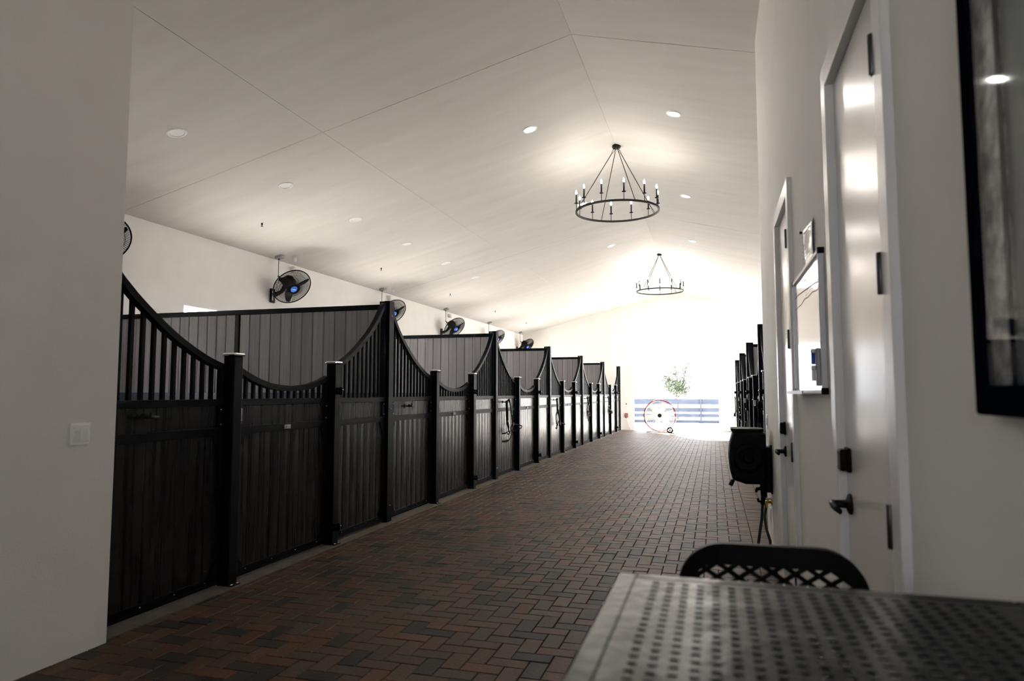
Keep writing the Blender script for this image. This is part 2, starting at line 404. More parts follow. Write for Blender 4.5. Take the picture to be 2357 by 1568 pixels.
# ------------------------------------------------------------------ stall fronts
CURVE = [(.03, 2.235), (.087, 2.165), (.17, 2.065), (.262, 1.972), (.38, 1.875), (.5, 1.792), (.62, 1.715), (.74, 1.648), (.86, 1.592), (.974, 1.545), (1.08, 1.512), (1.20, 1.485)]
SW = S2 - S1
UC = [(0, 1.50), (.1, 1.455), (.25, 1.405), (.4, 1.372), (.55, 1.358), (.67, 1.354), (.79, 1.358), (.95, 1.375), (1.1, 1.408), (1.24, 1.452), (SW, 1.50)]
FD = .05  # depth of the frame
def plank_mesh(mb, x0, x1, a, b, z0, z1, w):
    n = max(1, round((b-a)/w)); w = (b-a)/n
    for i in range(n):
        y0, y1 = a+i*w+.0008, a+(i+1)*w-.0008; c = .007; d = .004
        for xs, sg in ((x0, 1),):
            pts = [(x0, y0), (x0, y1), (x1-d, y1), (x1, y1-c), (x1+.0015, (y0+y1)/2), (x1, y0+c), (x1-d, y0)]
            A = [mb.bm.verts.new((p, q, z0)) for p, q in pts]; B = [mb.bm.verts.new((p, q, z1)) for p, q in pts]
            mb.bm.faces.new(A[::-1]); mb.bm.faces.new(B)
            for k in range(len(pts)): mb.bm.faces.new((A[k], A[(k+1) % len(pts)], B[(k+1) % len(pts)], B[k]))
def bolt(mb, x, y, z, r=.007):
    mb.lathe([(r, 0), (r, .003), (r*.6, .007)], 8, Tm(x, y, z) @ RotTo((1, 0, 0)))
BM = {}
def bolt_part(root, x, y, z, r=.007, d=(1, 0, 0), name='bolt'):
    if r not in BM:
        mb = MB(); mb.lathe([(r, 0), (r, .003), (r*.6, .007)], 8); o = mb.build(name, M['chrome'], root); BM[r] = o.data
    else: o = bpy.data.objects.new(name, BM[r]); COL.objects.link(o); o.parent = root
    o.location = (x, y, z); o.rotation_euler = Vector(d).to_track_quat('Z', 'Y').to_euler(); return o
def front_panel(name, label, group, a, b, curve, nb, hook=False, door=False, flipc=False):
    """panel in local coords: +X toward the aisle, Y along the row from a to b, frame between X=-FD..0"""
    root = thing(name, (0, 0, 0), label, 'stall door' if door else 'stall front panel', group)
    s = M['steel']
    def part(n_, fn, m=s):
        mb = MB(); fn(mb); return mb.build(n_, m, root)
    L = b-a
    zc = (lambda y: ev(curve, b-y)) if flipc else (lambda y: ev(curve, y-a if door else y))
    part('bottom_rail', lambda m: (m.box(-FD, -.004, a, b, .035, .085, bev=.002), m.box(-.03, .006, a, b, .03, .045)))
    part('middle_rail', lambda m: m.box(-FD, 0, a+.04, b-.04, 1.025, 1.082, bev=.003))
    part('sill_rail', lambda m: m.box(-FD, .004, a+.04, b-.04, 1.228, 1.276, bev=.003))
    for y0 in (a, b-.04):
        yt = zc(y0+.02)
        part('stile', lambda m: m.box(-FD, 0, y0, y0+.04, .085, min(zc(y0), zc(y0+.04))-.005, bev=.003))
    N = 22; ys = [a + L*i/N for i in range(N+1)]
    pts = [(-FD/2, y_, zc(y_)) for y_ in ys]
    part('curved_rail', lambda m: m.ribbon(pts, .026, .021))
    for i in range(nb):
        y_ = a+.04 + (L-.08)*(i+1)/(nb+1)
        part('bar', lambda m: m.box(-FD/2-.011, -FD/2+.011, y_-.012, y_+.012, 1.276, zc(y_)-.018))
    part('plank_infill', lambda m: plank_mesh(m, -.036, -.012, a+.04, b-.04, .085, 1.025, .125), M['plank'])
    part('band_board', lambda m: m.box(-.036, -.010, a+.075, b-.075, 1.082, 1.228, bev=.002), M['plank'])
    for y0, y1 in ((a+.04, a+.075), (b-.075, b-.04)):
        part('end_block', lambda m: m.box(-.038, .004, y0, y1, 1.082, 1.228, bev=.002))
    for y0, sg in ((a+.04, 1), (b-.04, -1)):
        for z0, zs in ((1.025, -1), (.085, 1)):
            P = [(y0, z0), (y0+sg*.075, z0), (y0+sg*.065, z0+zs*.03), (y0+sg*.03, z0+zs*.075), (y0+sg*.018, z0+zs*.14), (y0, z0+zs*.15)]
            part('corner_gusset', lambda m: m.prism(P, 0, -.012, -.002))
    for y0 in (a+.05, b-.05):
        for z0 in (1.103, 1.205): bolt_part(root, .004, y0, z0)
    for q in range(4): bolt_part(root, -.004, a+.15+(L-.3)*q/3, .065, .005)
    if door:
        part('latch_plate', lambda m: (m.box(0, .008, a+L*.5-.04, a+L*.5+.04, 1.038, 1.070, bev=.002), m.box(.008, .014, a+L*.5-.02, a+L*.5+.02, 1.046, 1.062, bev=.002)), M['grey_metal'])
        part('slide_latch', lambda m: (m.box(0, .022, a+.008, a+.05, 1.11, 1.19, bev=.004),))
    return root
def tall_post(label, group):
    root = thing('stall_tall_post', (0, 0, 0), label, 'post', group)
    m = MB(); m.box(-.03, .030, -.055, .055, 0, 2.277, bev=.004); m.build('front_post', M['steel'], root)
    m = MB(); m.box(-.10, -.03, -.03, .03, 0, 2.277, bev=.003); m.build('divider_post', M['steel'], root)
    for z0 in (2.12, 1.155, .17): bolt_part(root, .030, .0, z0, .008)
    bolt_part(root, -.065, -.03, 2.255, .007, (0, -1, 0))
    return root
def gate_post(label, group, hinge):
    root = thing('stall_gate_post', (0, 0, 0), label, 'post', group)
    m = MB(); m.box(-.035, .055, -.047, .047, .006, 1.575, bev=.006); m.build('shaft', M['steel'], root)
    m = MB(); m.box(-.046, .068, -.055, .055, 1.575, 1.598, bev=.009); m.build('cap', M['chrome'], root)
    m = MB(); m.box(-.035, .085, -.047, .047, .0065, .014, bev=.003); m.build('base_plate', M['steel'], root)
    bolt_part(root, .066, .03, .014, .013, (0, 0, 1), 'anchor_bolt'); bolt_part(root, .066, -.03, .014, .013, (0, 0, 1), 'anchor_bolt')
    if hinge:
        for z0 in (1.335, .155):
            m = MB(); m.box(.055, .075, -.03, .03, z0-.03, z0+.03, bev=.004); m.lathe([(.013, -.035), (.016, -.02), (.016, .02), (.013, .035)], 10, Tm(.085, .0, z0))
            m.tube([(.085, 0, z0), (.07, -.05, z0), (.02, -.062, z0)], .009, 8)
            h_ = m.build('hinge', M['steel'], root)
            m = MB(); m.lathe([(.008, 0), (.008, .008), (.004, .014)], 8, Tm(.098, .0, z0+.012) @ RotTo((1, 0, 0)))
            m.build('hinge_bolt', M['chrome'], h_)
    else:
        m = MB(); m.prism([(1.115, .050), (1.135, .060), (1.19, .055), (1.215, .048)][::-1], 1, 0, 0) if False else m.box(.02, .05, .045, .058, 1.12, 1.21, bev=.004)
        m.build('strike_plate', M['silver'], root)
    return root
def divider(label, group):
    """wall between two stalls: local X from 0 (at the front) to -3.66"""
    root = thing('stall_divider', (0, 0, 0), label, 'stall divider', group); s = M['steel']; W = BAY
    def part(n_, fn, m=s):
        mb = MB(); fn(mb); return mb.build(n_, m, root)
    part('top_rail', lambda m: m.box(-W, -.10, -.03, .03, 2.19, 2.245, bev=.003))
    part('middle_rail', lambda m: m.box(-W, -.10, -.028, .028, 1.235, 1.325, bev=.003), M['navy'])
    part('bottom_rail', lambda m: m.box(-W, -.10, -.03, .03, .03, .09, bev=.003))
    part('centre_post', lambda m: m.box(-W/2-.055, -W/2-.0, -.032, .032, .09, 2.19, bev=.003))
    R = Matrix.Rotation(-pi/2, 4, 'Z')
    def pl(z0, z1):
        def fn(m):
            for a, b in ((-W+.02, -W/2-.055), (-W/2, -.10)):
                n = round((b-a)/.13); w = (b-a)/n
                for i in range(n):
                    x0, x1 = a+i*w+.0008, a+(i+1)*w-.0008; c = .010; d = .007; t = .018
                    pts = [(x0, -t+d), (x0+c, -t), (x1-c, -t), (x1, -t+d), (x1, t-d), (x1-c, t), (x0+c, t), (x0, t-d)]
                    m.prism(pts, 2, z0, z1)
        return fn
    part('upper_boards', pl(1.325, 2.19), M['divider']); part('lower_boards', pl(.09, 1.235), M['divider'])
    return root
ORD = ['nearest', 'second nearest', 'third', 'fourth', 'fifth', 'farthest']
ORDT = ['nearest', 'second', 'third', 'fourth', 'fifth', 'sixth', 'last']
pa, pb = S1+.055, S2-.055
# left row -------------------------------------------------------
XLO = XL
protoA = front_panel('stall_front_panel', 'x', None, .060, S1-.055, CURVE, 11)
protoC = front_panel('stall_front_panel', 'x', None, S2+.055, BAY-.060, CURVE, 10, flipc=True)
# mirror helper curve uses distance from the tall post
protoB = front_panel('stall_door', 'x', None, pa, pb, UC, 12, door=True)
protoT = tall_post('x', None); protoP = gate_post('x', None, False); protoQ = gate_post('x', None, True); protoD = divider('x', None)
used = set()
def place(proto, x, y, rz, label, group):
    o = proto if proto not in used else copy_tree(proto)
    used.add(proto); o.location = (x, y, 0); o.rotation_euler.z = rz
    o['label'] = label; o['group'] = group
    return o
for k in range(6):
    y = T0+k*BAY; n = ORD[k]
    place(protoA, XLO, y, 0, 'black barred stall panel falling from tall post, near side of %s left row door' % n, 'left row panels falling from the tall posts')
    place(protoB, XLO, y, 0, 'black stall door with dipped top rail, %s one of the left row' % n, 'left row stall doors')
    place(protoC, XLO, y, 0, 'black barred stall panel rising to tall post, far side of %s left row door' % n, 'left row panels rising to the tall posts')
for k in range(1, 7):
    place(protoT, XLO, T0+k*BAY, 0, 'tall black steel post, %s one in view along the left stall row' % ORDT[k-1], 'left row tall posts')
place(protoT, XLO, T0, 0, 'tall black steel post hidden at the near left wall, starting the left stall row', 'left row tall posts')
for k in range(6):
    y = T0+k*BAY
    place(protoP, XLO, y+S1, 0, 'short black post with chrome cap, latch side of the %s left row door' % ORD[k], 'left row latch posts')
    place(protoQ, XLO, y+S2, 0, 'short black post with chrome cap and hinges beside the %s left row door' % ORD[k], 'left row hinge posts')
for k in range(1, 6):
    place(protoD, XLO, T0+k*BAY, 0, 'grey board divider wall behind the %s tall post of the left row' % ORDT[k-1], 'left row stall dividers')
place(protoD, XLO, T0, 0, 'grey board divider wall behind the near left wall', 'left row stall dividers')
# right row: everything turned half round (panel shapes swap) ------
for k in range(1, 5):
    y = T0+(k+1)*BAY; n = ORD[k-1]   # local Y now runs toward the camera
    place(protoC, XR, y, pi, 'black barred panel falling from tall post before the %s right row door in view' % n, 'right row panels falling from the tall posts')
    place(protoB, XR, y, pi, 'black stall door with dipped top rail, %s in view on the right row' % n, 'right row stall doors')
    place(protoA, XR, y, pi, 'black barred panel rising to tall post beyond the %s right row door in view' % n, 'right row panels rising to the tall posts')
for k in range(2, 6):
    place(protoT, XR, T0+k*BAY, pi, 'tall black steel post on the right stall row, %s one beyond the near white wall' % ORDT[k-2], 'right row tall posts')
y = T0+2*BAY
for k in range(1, 5):
    y = T0+(k+1)*BAY
    place(protoQ, XR, y-S1, pi, 'short black post with chrome cap beyond the %s right row door in view' % ORD[k-1], 'right row hinge posts')
    place(protoP, XR, y-S2, pi, 'short black post with chrome cap before the %s right row door in view' % ORD[k-1], 'right row latch posts')
for k in range(2, 5):
    place(protoD, XR, T0+k*BAY, pi, 'dark board divider wall behind the %s tall post of the right row' % ORDT[k-2], 'right row stall dividers')

# ------------------------------------------------------------------ halters on the hooks
def halter(name, strands, rings, label):
    root = thing(name, (0, 0, 0), label, 'halter', 'halters hanging on the stall fronts')
    m = MB()
    for pts, w in strands:
        # smooth the line
        P = [Vector(p) for p in pts]; Q = []
        for i in range(len(P)-1):
            p0 = P[max(i-1, 0)]; p1 = P[i]; p2 = P[i+1]; p3 = P[min(i+2, len(P)-1)]
            for q in range(4):
                t = q/4; Q.append(.5*((2*p1)+(-p0+p2)*t+(2*p0-5*p1+4*p2-p3)*t*t+(-p0+3*p1-3*p2+p3)*t**3))
        Q.append(P[-1]); m.tube(Q, w*1.45, 6, flat=.4, up=(0, 1, .15))
    m.build('straps', M['leather'], root)
    m = MB()
    for c_ in rings:
        m.tube([(c_[0], c_[1]+.016*cos(a), c_[2]+.016*sin(a)) for a in [2*pi*i/12 for i in range(12)]], .004, 6, closed=True)
    m.build('rings', M['chrome'], root)
    return root
X1, X2, X3 = .062, .052, .074
s1 = [([(X1, .40, 1.185), (X1+.01, .48, 1.205), (X1, .57, 1.195)], .016),
      ([(X2, .41, 1.19), (X2, .44, 1.0), (X2, .46, .86), (X2, .53, .765), (X2, .56, .70)], .015),
      ([(X1, .44, 1.19), (X1, .46, 1.02), (X1, .48, .87), (X1, .54, .76)], .013),
      ([(X1, .57, 1.195), (X1, .65, 1.06), (X1, .70, .95), (X1, .76, .82)], .014),
      ([(X1, .77, .815), (X3, .90, .80), (X3+.06, 1.03, .77), (X3+.05, 1.05, .735), (X3, .86, .705), (X1, .70, .695)], .012),
      ([(X1, .77, .815), (X1, .67, .77), (X1, .63, .71), (X1, .58, .68)], .013),
      ([(X1, .64, .76), (X1, .70, .68), (X1, .66, .62), (X1, .55, .57), (X2, .35, .555), (X2, .20, .565)], .011),
      ([(X1, .52, .71), (X2, .40, .685), (X2, .20, .685)], .009),
      ([(X1, .56, .71), (X1, .55, .66), (X1, .47, .665), (X1, .42, .70)], .008)]
r1 = [(X1+.008, .46, .865), (X1+.008, .69, .985), (X1+.01, .78, .81), (X1+.012, .57, .70)]
s2 = [([(X1, .38, 1.19), (X1, .45, 1.20), (X1, .53, 1.19)], .014),
      ([(X1, .43, 1.195), (X1, .46, 1.1), (X1, .48, 1.0), (X1, .47, .93)], .028),
      ([(X1, .47, .95), (X1, .36, .88), (X1, .32, .80), (X1, .38, .68), (X1, .42, .60)], .012),
      ([(X1, .48, .94), (X1, .43, .84), (X1, .44, .72), (X1, .40, .62)], .012),
      ([(X3, .48, .95), (X3, .56, .86), (X3, .64, .74), (X3, .62, .62)], .026),
      ([(X3, .50, .90), (X3, .60, .80), (X3, .70, .70), (X3, .66, .62)], .018),
      ([(X1, .38, .62), (X3, .48, .68), (X3, .57, .74), (X3, .66, .70), (X3+.03, .85, .66), (X3+.04, 1.0, .64)], .012),
      ([(X1, .30, .60), (X1, .40, .575), (X1, .46, .62), (X1, .54, .70)], .012)]
r2 = [(X3, .41, .60), (X3+.02, .63, .66), (X3, .47, .93)]
s3 = [([(X1, .34, 1.20), (X1, .46, 1.215), (X1, .60, 1.19)], .014),
      ([(X1, .44, 1.2), (X1, .50, 1.10), (X1, .52, 1.0)], .026),
      ([(X1, .50, 1.05), (X1, .42, .95), (X1, .40, .80), (X1, .48, .68), (X1, .55, .60)], .018),
      ([(X3, .55, 1.05), (X3, .68, .95), (X3, .66, .80), (X3, .70, .70)], .022),
      ([(X2, .36, 1.1), (X2, .30, .95), (X2, .33, .80), (X2, .30, .65)], .009),
      ([(X3, .42, .85), (X3, .55, .78), (X3, .72, .82), (X3, .70, .72), (X3, .52, .74), (X3, .42, .80)], .016),
      ([(X1, .48, .68), (X1, .60, .60), (X1, .70, .52), (X1, .76, .40), (X1, .80, .34), (X1, .77, .48), (X1, .76, .62)], .012)]
r3 = [(X3+.01, .56, 1.02), (X3+.01, .45, .78)]
s4 = [([(X1, .34, 1.20), (X1, .50, 1.215), (X1, .64, 1.2)], .014),
      ([(X1, .42, 1.2), (X1, .54, 1.12), (X1, .58, 1.0), (X1, .56, .92)], .024),
      ([(X1, .58, .96), (X1, .66, .86), (X1, .74, .80), (X3+.03, .95, .74), (X3+.03, 1.05, .72), (X3+.02, .95, .69), (X3, .78, .74)], .024),
      ([(X1, .56, .94), (X1, .42, .86), (X1, .38, .76), (X1, .48, .68), (X1, .56, .74), (X1, .48, .80), (X1, .36, .74)], .014),
      ([(X1, .52, .72), (X1, .55, .60), (X1, .56, .48), (X1, .58, .38)], .009)]
r4 = [(X3, .57, .92), (X3, .48, .70)]
HV = [halter('horse_halter', s1, r1, ''), halter('horse_halter', s2, r2, ''), halter('horse_halter', s3, r3, ''), halter('horse_halter', s4, r4, '')]
HL = ['dark leather halter with two long spread straps and noseband, nearest of the left row halters',
      'dark halter bunched into a fat twist, on the fourth left row panel',
      'dark halter in a long tangle with a loop near the floor, fifth left row panel',
      'dark halter with trailing lead on the farthest left row panel']
for i, h in enumerate(HV):
    h.location = (XL, T0+(i+2)*BAY, 0); h['label'] = HL[i]
HR = [(1, 'dark halter nearest on the right row, behind the top of the hose reel'), (2, 'dark halter second along the right row, a fat bundle above the hose reel'), (0, 'dark halter third along the right row'), (3, 'dark halter farthest on the right row, lead hanging out toward the aisle')]
for i, (v, lab) in enumerate(HR):
    c = copy_tree(HV[v]); c.location = (XR, T0+(i+2)*BAY, 0); c.rotation_euler.z = pi; c['label'] = lab

hk = thing('bridle_hook', (0, 0, 0), '', 'hook', 'bridle hooks on the stall fronts')
m = MB(); m.lathe([(.022, 0), (.022, .006)], 12, Tm(-.010, 0, 0) @ RotTo((1, 0, 0))); m.build('plate', M['matte_black'], hk)
m = MB(); m.tube([(-.006, 0, 0), (.050, 0, -.005), (.068, 0, .0), (.074, 0, .028)], .008, 8); m.tube([(.060, -.055, .009), (.060, 0, .001), (.060, .07, -.004)], .011, 8); m.build('prong', M['matte_black'], hk)
HKL = ['small black hook on the nearest left row panel, dark and empty', 'small empty black hook on the band right of the first tall post'] + ['small black hook holding the %s halter of the left row' % n for n in ('nearest', 'second', 'third', 'farthest')]
for i in range(6):
    o = hk if i == 0 else copy_tree(hk)
    o.location = (XL, T0+i*BAY+.43, 1.177); o['label'] = HKL[i]
for i in range(4):
    o = copy_tree(hk); o.location = (XR, T0+(i+2)*BAY-.43, 1.177); o.rotation_euler.z = pi; o['label'] = 'small black hook holding the %s halter of the right row' % ('nearest', 'second', 'third', 'farthest')[i]

# ------------------------------------------------------------------ wall fans on the left eave wall
def make_fan():
    root = thing('wall_fan', (0, 0, 0), '', 'fan', 'wall fans above the left stalls')
    nrm = Vector((.66, -.32, -.60)).normalized()
    Q = Tm(.37, 0, 0) @ RotTo(nrm); R0 = .312; blk = M['black_plastic']
    m = MB(); m.tube([(R0*cos(a), R0*sin(a), 0) for a in [2*pi*i/48 for i in range(48)]], .009, 8, closed=True, mtx=Q); m.build('rim', blk, root)
    def grille(sgn, depth, n_, nm):
        m = MB()
        for i in range(n_):
            a0 = 2*pi*i/n_; pts = []
            for q in range(7):
                t = q/6; r = .055+(R0-.057)*t; a = a0 + sgn*.55*t*(1-.35*t)
                pts.append((r*cos(a), r*sin(a), sgn*depth*(1-t**2.2)))
            m.tube(pts, .0026, 4, mtx=Q)
        for rr in (.14, .24):
            t = (rr-.055)/(R0-.057)
            m.tube([(rr*cos(a), rr*sin(a), sgn*depth*(1-t**2.2)) for a in [2*pi*i/36 for i in range(36)]], .002, 4, closed=True, mtx=Q)
        m.build(nm, blk, root)
    grille(1, .075, 110, 'front_grille'); grille(-1, .085, 80, 'rear_grille')
    m = MB(); m.lathe([(.0, .088), (.050, .086), (.056, .078), (.056, .070)], 20, mtx=Q, cap=False); m.build('badge', M['badge_blue'], root)
    m = MB(); m.box(-.03, .03, -.006, .006, .0885, .090, mtx=Q); m.build('badge_lettering', M['white_metal'], root)
    for k in range(3):
        m = MB(); a0 = 2*pi*k/3+.4; pts = []
        rows = []
        for q in range(8):
            t = q/7; r = .05+.245*t; wd = .05+.07*sin(pi*min(1, t*.9+.1))
            tw = .5-.25*t
            row = []
            for j in range(5):
                s_ = (j/4-.5)*wd; a = a0+.25*t + s_*cos(tw)/max(r, .08)
                row.append((r*cos(a), r*sin(a), s_*sin(tw)-.0))
            rows.append(row)
        V = [[m.bm.verts.new(p) for p in row] for row in rows]; V2 = [[m.bm.verts.new((p[0], p[1], p[2]-.003)) for p in row] for row in rows]
        for A_, fl_ in ((V, 0), (V2, 1)):
            for i in range(7):
                for j in range(4):
                    f_ = m.bm.faces.new((A_[i][j], A_[i+1][j], A_[i+1][j+1], A_[i][j+1])); f_.smooth = True
        for i in range(7):
            for j in (0, 4): m.bm.faces.new((V[i][j], V[i+1][j], V2[i+1][j], V2[i][j]))
        for j in range(4):
            for i in (0, 7): m.bm.faces.new((V[i][j], V[i][j+1], V2[i][j+1], V2[i][j]))
        bmesh.ops.transform(m.bm, matrix=Q, verts=m.bm.verts[:]); m.build('blade', blk, root)
    m = MB(); m.lathe([(.02, .03), (.055, .02), (.06, -.03), (.085, -.07), (.105, -.09), (.105, -.18), (.090, -.21), (.03, -.22)], 20, mtx=Q); m.build('motor', blk, root)
    # arm and plate on the eave wall (local x = 0)
    mc = Q @ Vector((0, 0, -.16))
    m = MB(); m.tube([tuple(mc), (.14, mc.y-.01, mc.z-.17), (.03, -.02, -.13)], [.035, .032, .04], 10); m.build('arm', blk, root)
    m = MB(); m.box(.0, .03, -.07, .04, -.25, -.02, bev=.006); m.build('wall_plate', blk, root)
    m = MB(); m.box(.03, .036, -.045, -.02, -.215, -.06, bev=.002); m.build('plate_label', M['white_metal'], root)
    return root
fan = make_fan()
FY = [T0+BAY*(k+1)-.54 for k in range(6)]
FL = ['black caged wall fan mostly hidden behind the near left wall', 'large black caged wall fan with blue badge above the second left stall, fully in view', 'black caged fan partly hidden by the first tall post in view', 'black caged fan with its cord loop above the second divider, third fan fully left', 'black caged fan half hidden by the second tall post in view', 'farthest black caged fan peeking over the third divider']
def outlet(y, i):
    zc_ = ceil_z(XE+.14)
    root = thing('ceiling_outlet', (XE+.15, y, zc_), 'grey outlet box with hanging cord at ceiling edge, %s one' % ['nearest (mostly hidden)', 'largest fully visible', 'third from camera', 'fourth from camera', 'fifth from camera', 'farthest'][i], 'outlet', 'outlet boxes feeding the fans')
    m = MB(); m.box(-.06, .06, -.055, .055, -.045, 0.0, bev=.004, mtx=Matrix.Rotation(math.atan(SL)*-1, 4, 'Y')); m.build('box', M['grey_metal'], root)
    m = MB(); m.box(-.03, .0, -.015, .015, -.060, -.037, bev=.004); m.build('plug', M['black_plastic'], root)
    m = MB(); zf = 3.03-zc_
    m.tube([(-.015, 0, -.06), (-.016, .0, -.2), (-.01, -.005, -.33), (.02, .0, -.37), (.05, -.03, -.42), (.03, -.05, -.46), (.0, -.02, -.42), (.03, .0, -.36), (.10, -.02, -.42), (.16, -.0, -.45)], .006, 6)
    m.tube([(-.01, -.015, -.33), (.01, .0, -.36), (.04, .015, -.39)], .014, 8)
    m.build('cord', M['rubber'], root)
for i, y in enumerate(FY):
    o = fan if i == 0 else copy_tree(fan)
    o.location = (XE, y, 3.04); o['label'] = FL[i]
for i, y in enumerate(FY): outlet(y-.04, i)
lm = None
for i, y in enumerate(FY[:4]):
    root = thing('wall_can_light', (XE, y+.50, 3.42), 'small white cylinder light on the eave wall above the %s left row fan' % ['nearest (mostly hidden)', 'largest fully visible', 'third', 'fourth'][i], 'wall light', 'white cylinder wall lights above the fans') if i == 0 else None
    if i == 0:
        m = MB(); m.lathe([(.030, -.055), (.042, -.05), (.042, .05), (.036, .055)], 18, Tm(.055, 0, 0)); m.build('cylinder', M['white_metal'], root)
        m = MB(); m.box(.0, .02, -.03, .03, -.03, .03, bev=.003); m.build('wall_plate', M['white_metal'], root)
        lm = root
    else:
        c = copy_tree(lm); c.location = (XE, y+.50, 3.42); c['label'] = 'small white cylinder light on the eave wall above the %s left row fan' % ['', 'largest fully visible', 'third', 'fourth'][i]
cam0 = None
for i, y in enumerate(FY[:3]):
    if i == 0:
        cam0 = thing('security_camera', (XE+.27, y+.20, ceil_z(XE+.27)), '', 'security camera', 'white cameras beside the outlet boxes')
        m = MB(); m.lathe([(.035, -.02), (.038, 0.0), (.036, .0)], 14); m.build('mount', M['white_metal'], cam0)
        m = MB(); m.lathe([(.012, -.10), (.032, -.085), (.036, -.055), (.03, -.02)], 14, Tm(0, 0, 0)); m.build('eyeball', M['pale_plastic'], cam0)
        o = cam0
    else: o = copy_tree(cam0); o.location = (XE+.27, y+.20, ceil_z(XE+.27))
    o['label'] = 'small white camera at the ceiling edge beside the %s outlet box' % ['nearest', 'second', 'third'][i]

# ------------------------------------------------------------------ recessed ceiling lights and sprinklers
def recessed(x, y, lit, label, group):
    s = -1 if x < RX else 1
    root = thing('recessed_light', (x, y, ceil_z(x)), label, 'ceiling light', group)
    root.rotation_euler = (0, s*math.atan(SL), 0)
    m = MB(); m.lathe([(.098, .0), (.095, -.006), (.078, -.010), (.070, -.006), (.068, .0)], 28, cap=False); m.build('trim_ring', M['trim_white'], root)
    m = MB(); m.lathe([(.0, -.004), (.068, -.003)], 28, cap=False); m.build('lens', M['lens_on'] if lit else M['lens_off'], root)
    if lit:
        l = bpy.data.lights.new('downlight', 'AREA'); l.shape = 'DISK'; l.size = .13; l.energy = LIT_W; l.color = (1, .95, .88)
        lo = bpy.data.objects.new('downlight', l); COL.objects.link(lo); lo.parent = root; lo.location = (0, 0, -.02)
    return root
LIT_W = 20
for i, y in enumerate([5.61, 7.47, 9.26, 11.09, 12.95, 14.77]):
    recessed(-5.18, y, False, 'unlit round recessed ceiling light over the left stalls, %s from the near end' % ORDT[i], 'unlit recessed lights over the left stalls')
for i, y in enumerate([8.38, 12.05, 15.71, 19.37, 23.0]):
    recessed(-2.21, y, True, 'lit round recessed light left of the ridge, %s along the aisle' % ORDT[i], 'lit recessed lights left of the ridge')
    recessed(-.40, y, True, 'lit round recessed light right of the ridge, %s along the aisle' % ORDT[i], 'lit recessed lights right of the ridge')
sp = None
for i, y in enumerate([8.26, 11.92, 15.55, 19.16, 22.64]):
    if sp is None:
        sp = thing('fire_sprinkler', (-6.1, y, ceil_z(-6.1)), '', 'sprinkler', 'sprinkler heads over the left stalls')
        m = MB(); m.lathe([(.012, 0), (.012, -.02), (.006, -.03), (.006, -.045), (.016, -.048), (.016, -.05)], 10); m.build('head', M['matte_black'], sp); o = sp
    else: o = copy_tree(sp); o.location.y = y
    o['label'] = 'tiny dark sprinkler head on the ceiling over the left stalls, %s from the camera' % ORDT[i]

# ------------------------------------------------------------------ chandeliers
def chandelier(y, label, rz, rod):
    zr = 3.945; zc_ = RZ-.05; R = .592; h = zr
    root = thing('ring_chandelier', (RX+.015, y, zr), label, 'chandelier', 'black ring chandeliers under the ridge', rz)
    blk = M['matte_black']; top = RZ-zr
    m = MB(); m.ribbon([(R*cos(a), R*sin(a), 0) for a in [2*pi*i/64 for i in range(65)]], .014, .011, wdir=(0, 0, 1)); m.build('ring', blk, root)
    m = MB(); m.lathe([(.02, top-.055), (.055, top-.05), (.062, top-.035), (.065, top+.0), (.065, top+.01)], 20); m.build('canopy', blk, root)
    for k in range(4):
        a = rod+k*pi/2; m = MB()
        p0 = Vector((.03*cos(a), .03*sin(a), top-.06)); p1 = Vector((R*cos(a), R*sin(a), .012)); d = (p1-p0).normalized(); Lr = (p1-p0).length
        A, B = p0+d*.075, p1-d*.075
        m.tube([A, B], .0055, 8)
        for c0, c1 in ((p0-d*.005, A+d*.005), (B-d*.005, p1)):
            u = d.orthogonal().normalized(); c_ = (c0+c1)/2; hl = (c1-c0).length/2
            m.tube([c_ + d*hl*cos(t) + u*.014*sin(t) for t in [2*pi*i/14 for i in range(14)]], .0035, 6, closed=True)
        m.build('suspension_rod', blk, root)
    for k in range(12):
        a = 2*pi*k/12; px, py = R*cos(a), R*sin(a)
        m = MB(); m.tube([(px, py, .0), (px, py, .115)], .005, 8)
        m.lathe([(.006, .110), (.028, .116), (.030, .122), (.014, .128)], 14, Tm(px, py, 0)); m.tube([(px, py, .122), (px, py, .248)], .012, 10)
        cnd = m.build('candle_holder', blk, root)
        m = MB(); m.lathe([(.006, .248), (.011, .256), (.014, .270), (.011, .288), (.005, .304), (.001, .312)], 12, Tm(px, py, 0)); m.build('bulb', M['bulb'], cnd)
        if k % 1 == 0:
            l = bpy.data.lights.new('bulb_light', 'POINT'); l.energy = BULB_W; l.shadow_soft_size = .018; l.color = (1, .90, .78)
            lo = bpy.data.objects.new('bulb_light', l); COL.objects.link(lo); lo.parent = root; lo.location = (px, py, .335)
    return root
BULB_W = 1.7
chandelier(9.88, 'larger-looking black ring chandelier with twelve lit candle bulbs, nearer of the two', radians(16.5), radians(15))
chandelier(18.1, 'smaller-looking black ring chandelier far down the aisle near the bright doorway', radians(4), radians(45))

# ------------------------------------------------------------------ near left wall: switch
root = thing('light_switch', (XN, 2.7975, 1.106), 'white two-rocker light switch plate on the near left wall', 'light switch')
m = MB(); m.prism([(-.0585, -.0585), (.0585, -.0585), (.0585, .0585), (-.0585, .0585)], 0, 0, .003); m.box(.003, .009, -.052, .052, -.052, .052, bev=.005); m.build('plate', M['trim_white'], root)
for y_ in (-.023, .023):
    m = MB(); m.prism([(.006, -.034), (.0135, -.034), (.008, .034), (.006, .034)], 1, y_-.0165, y_+.0165)
    m.build('rocker', M['white_metal'], root)

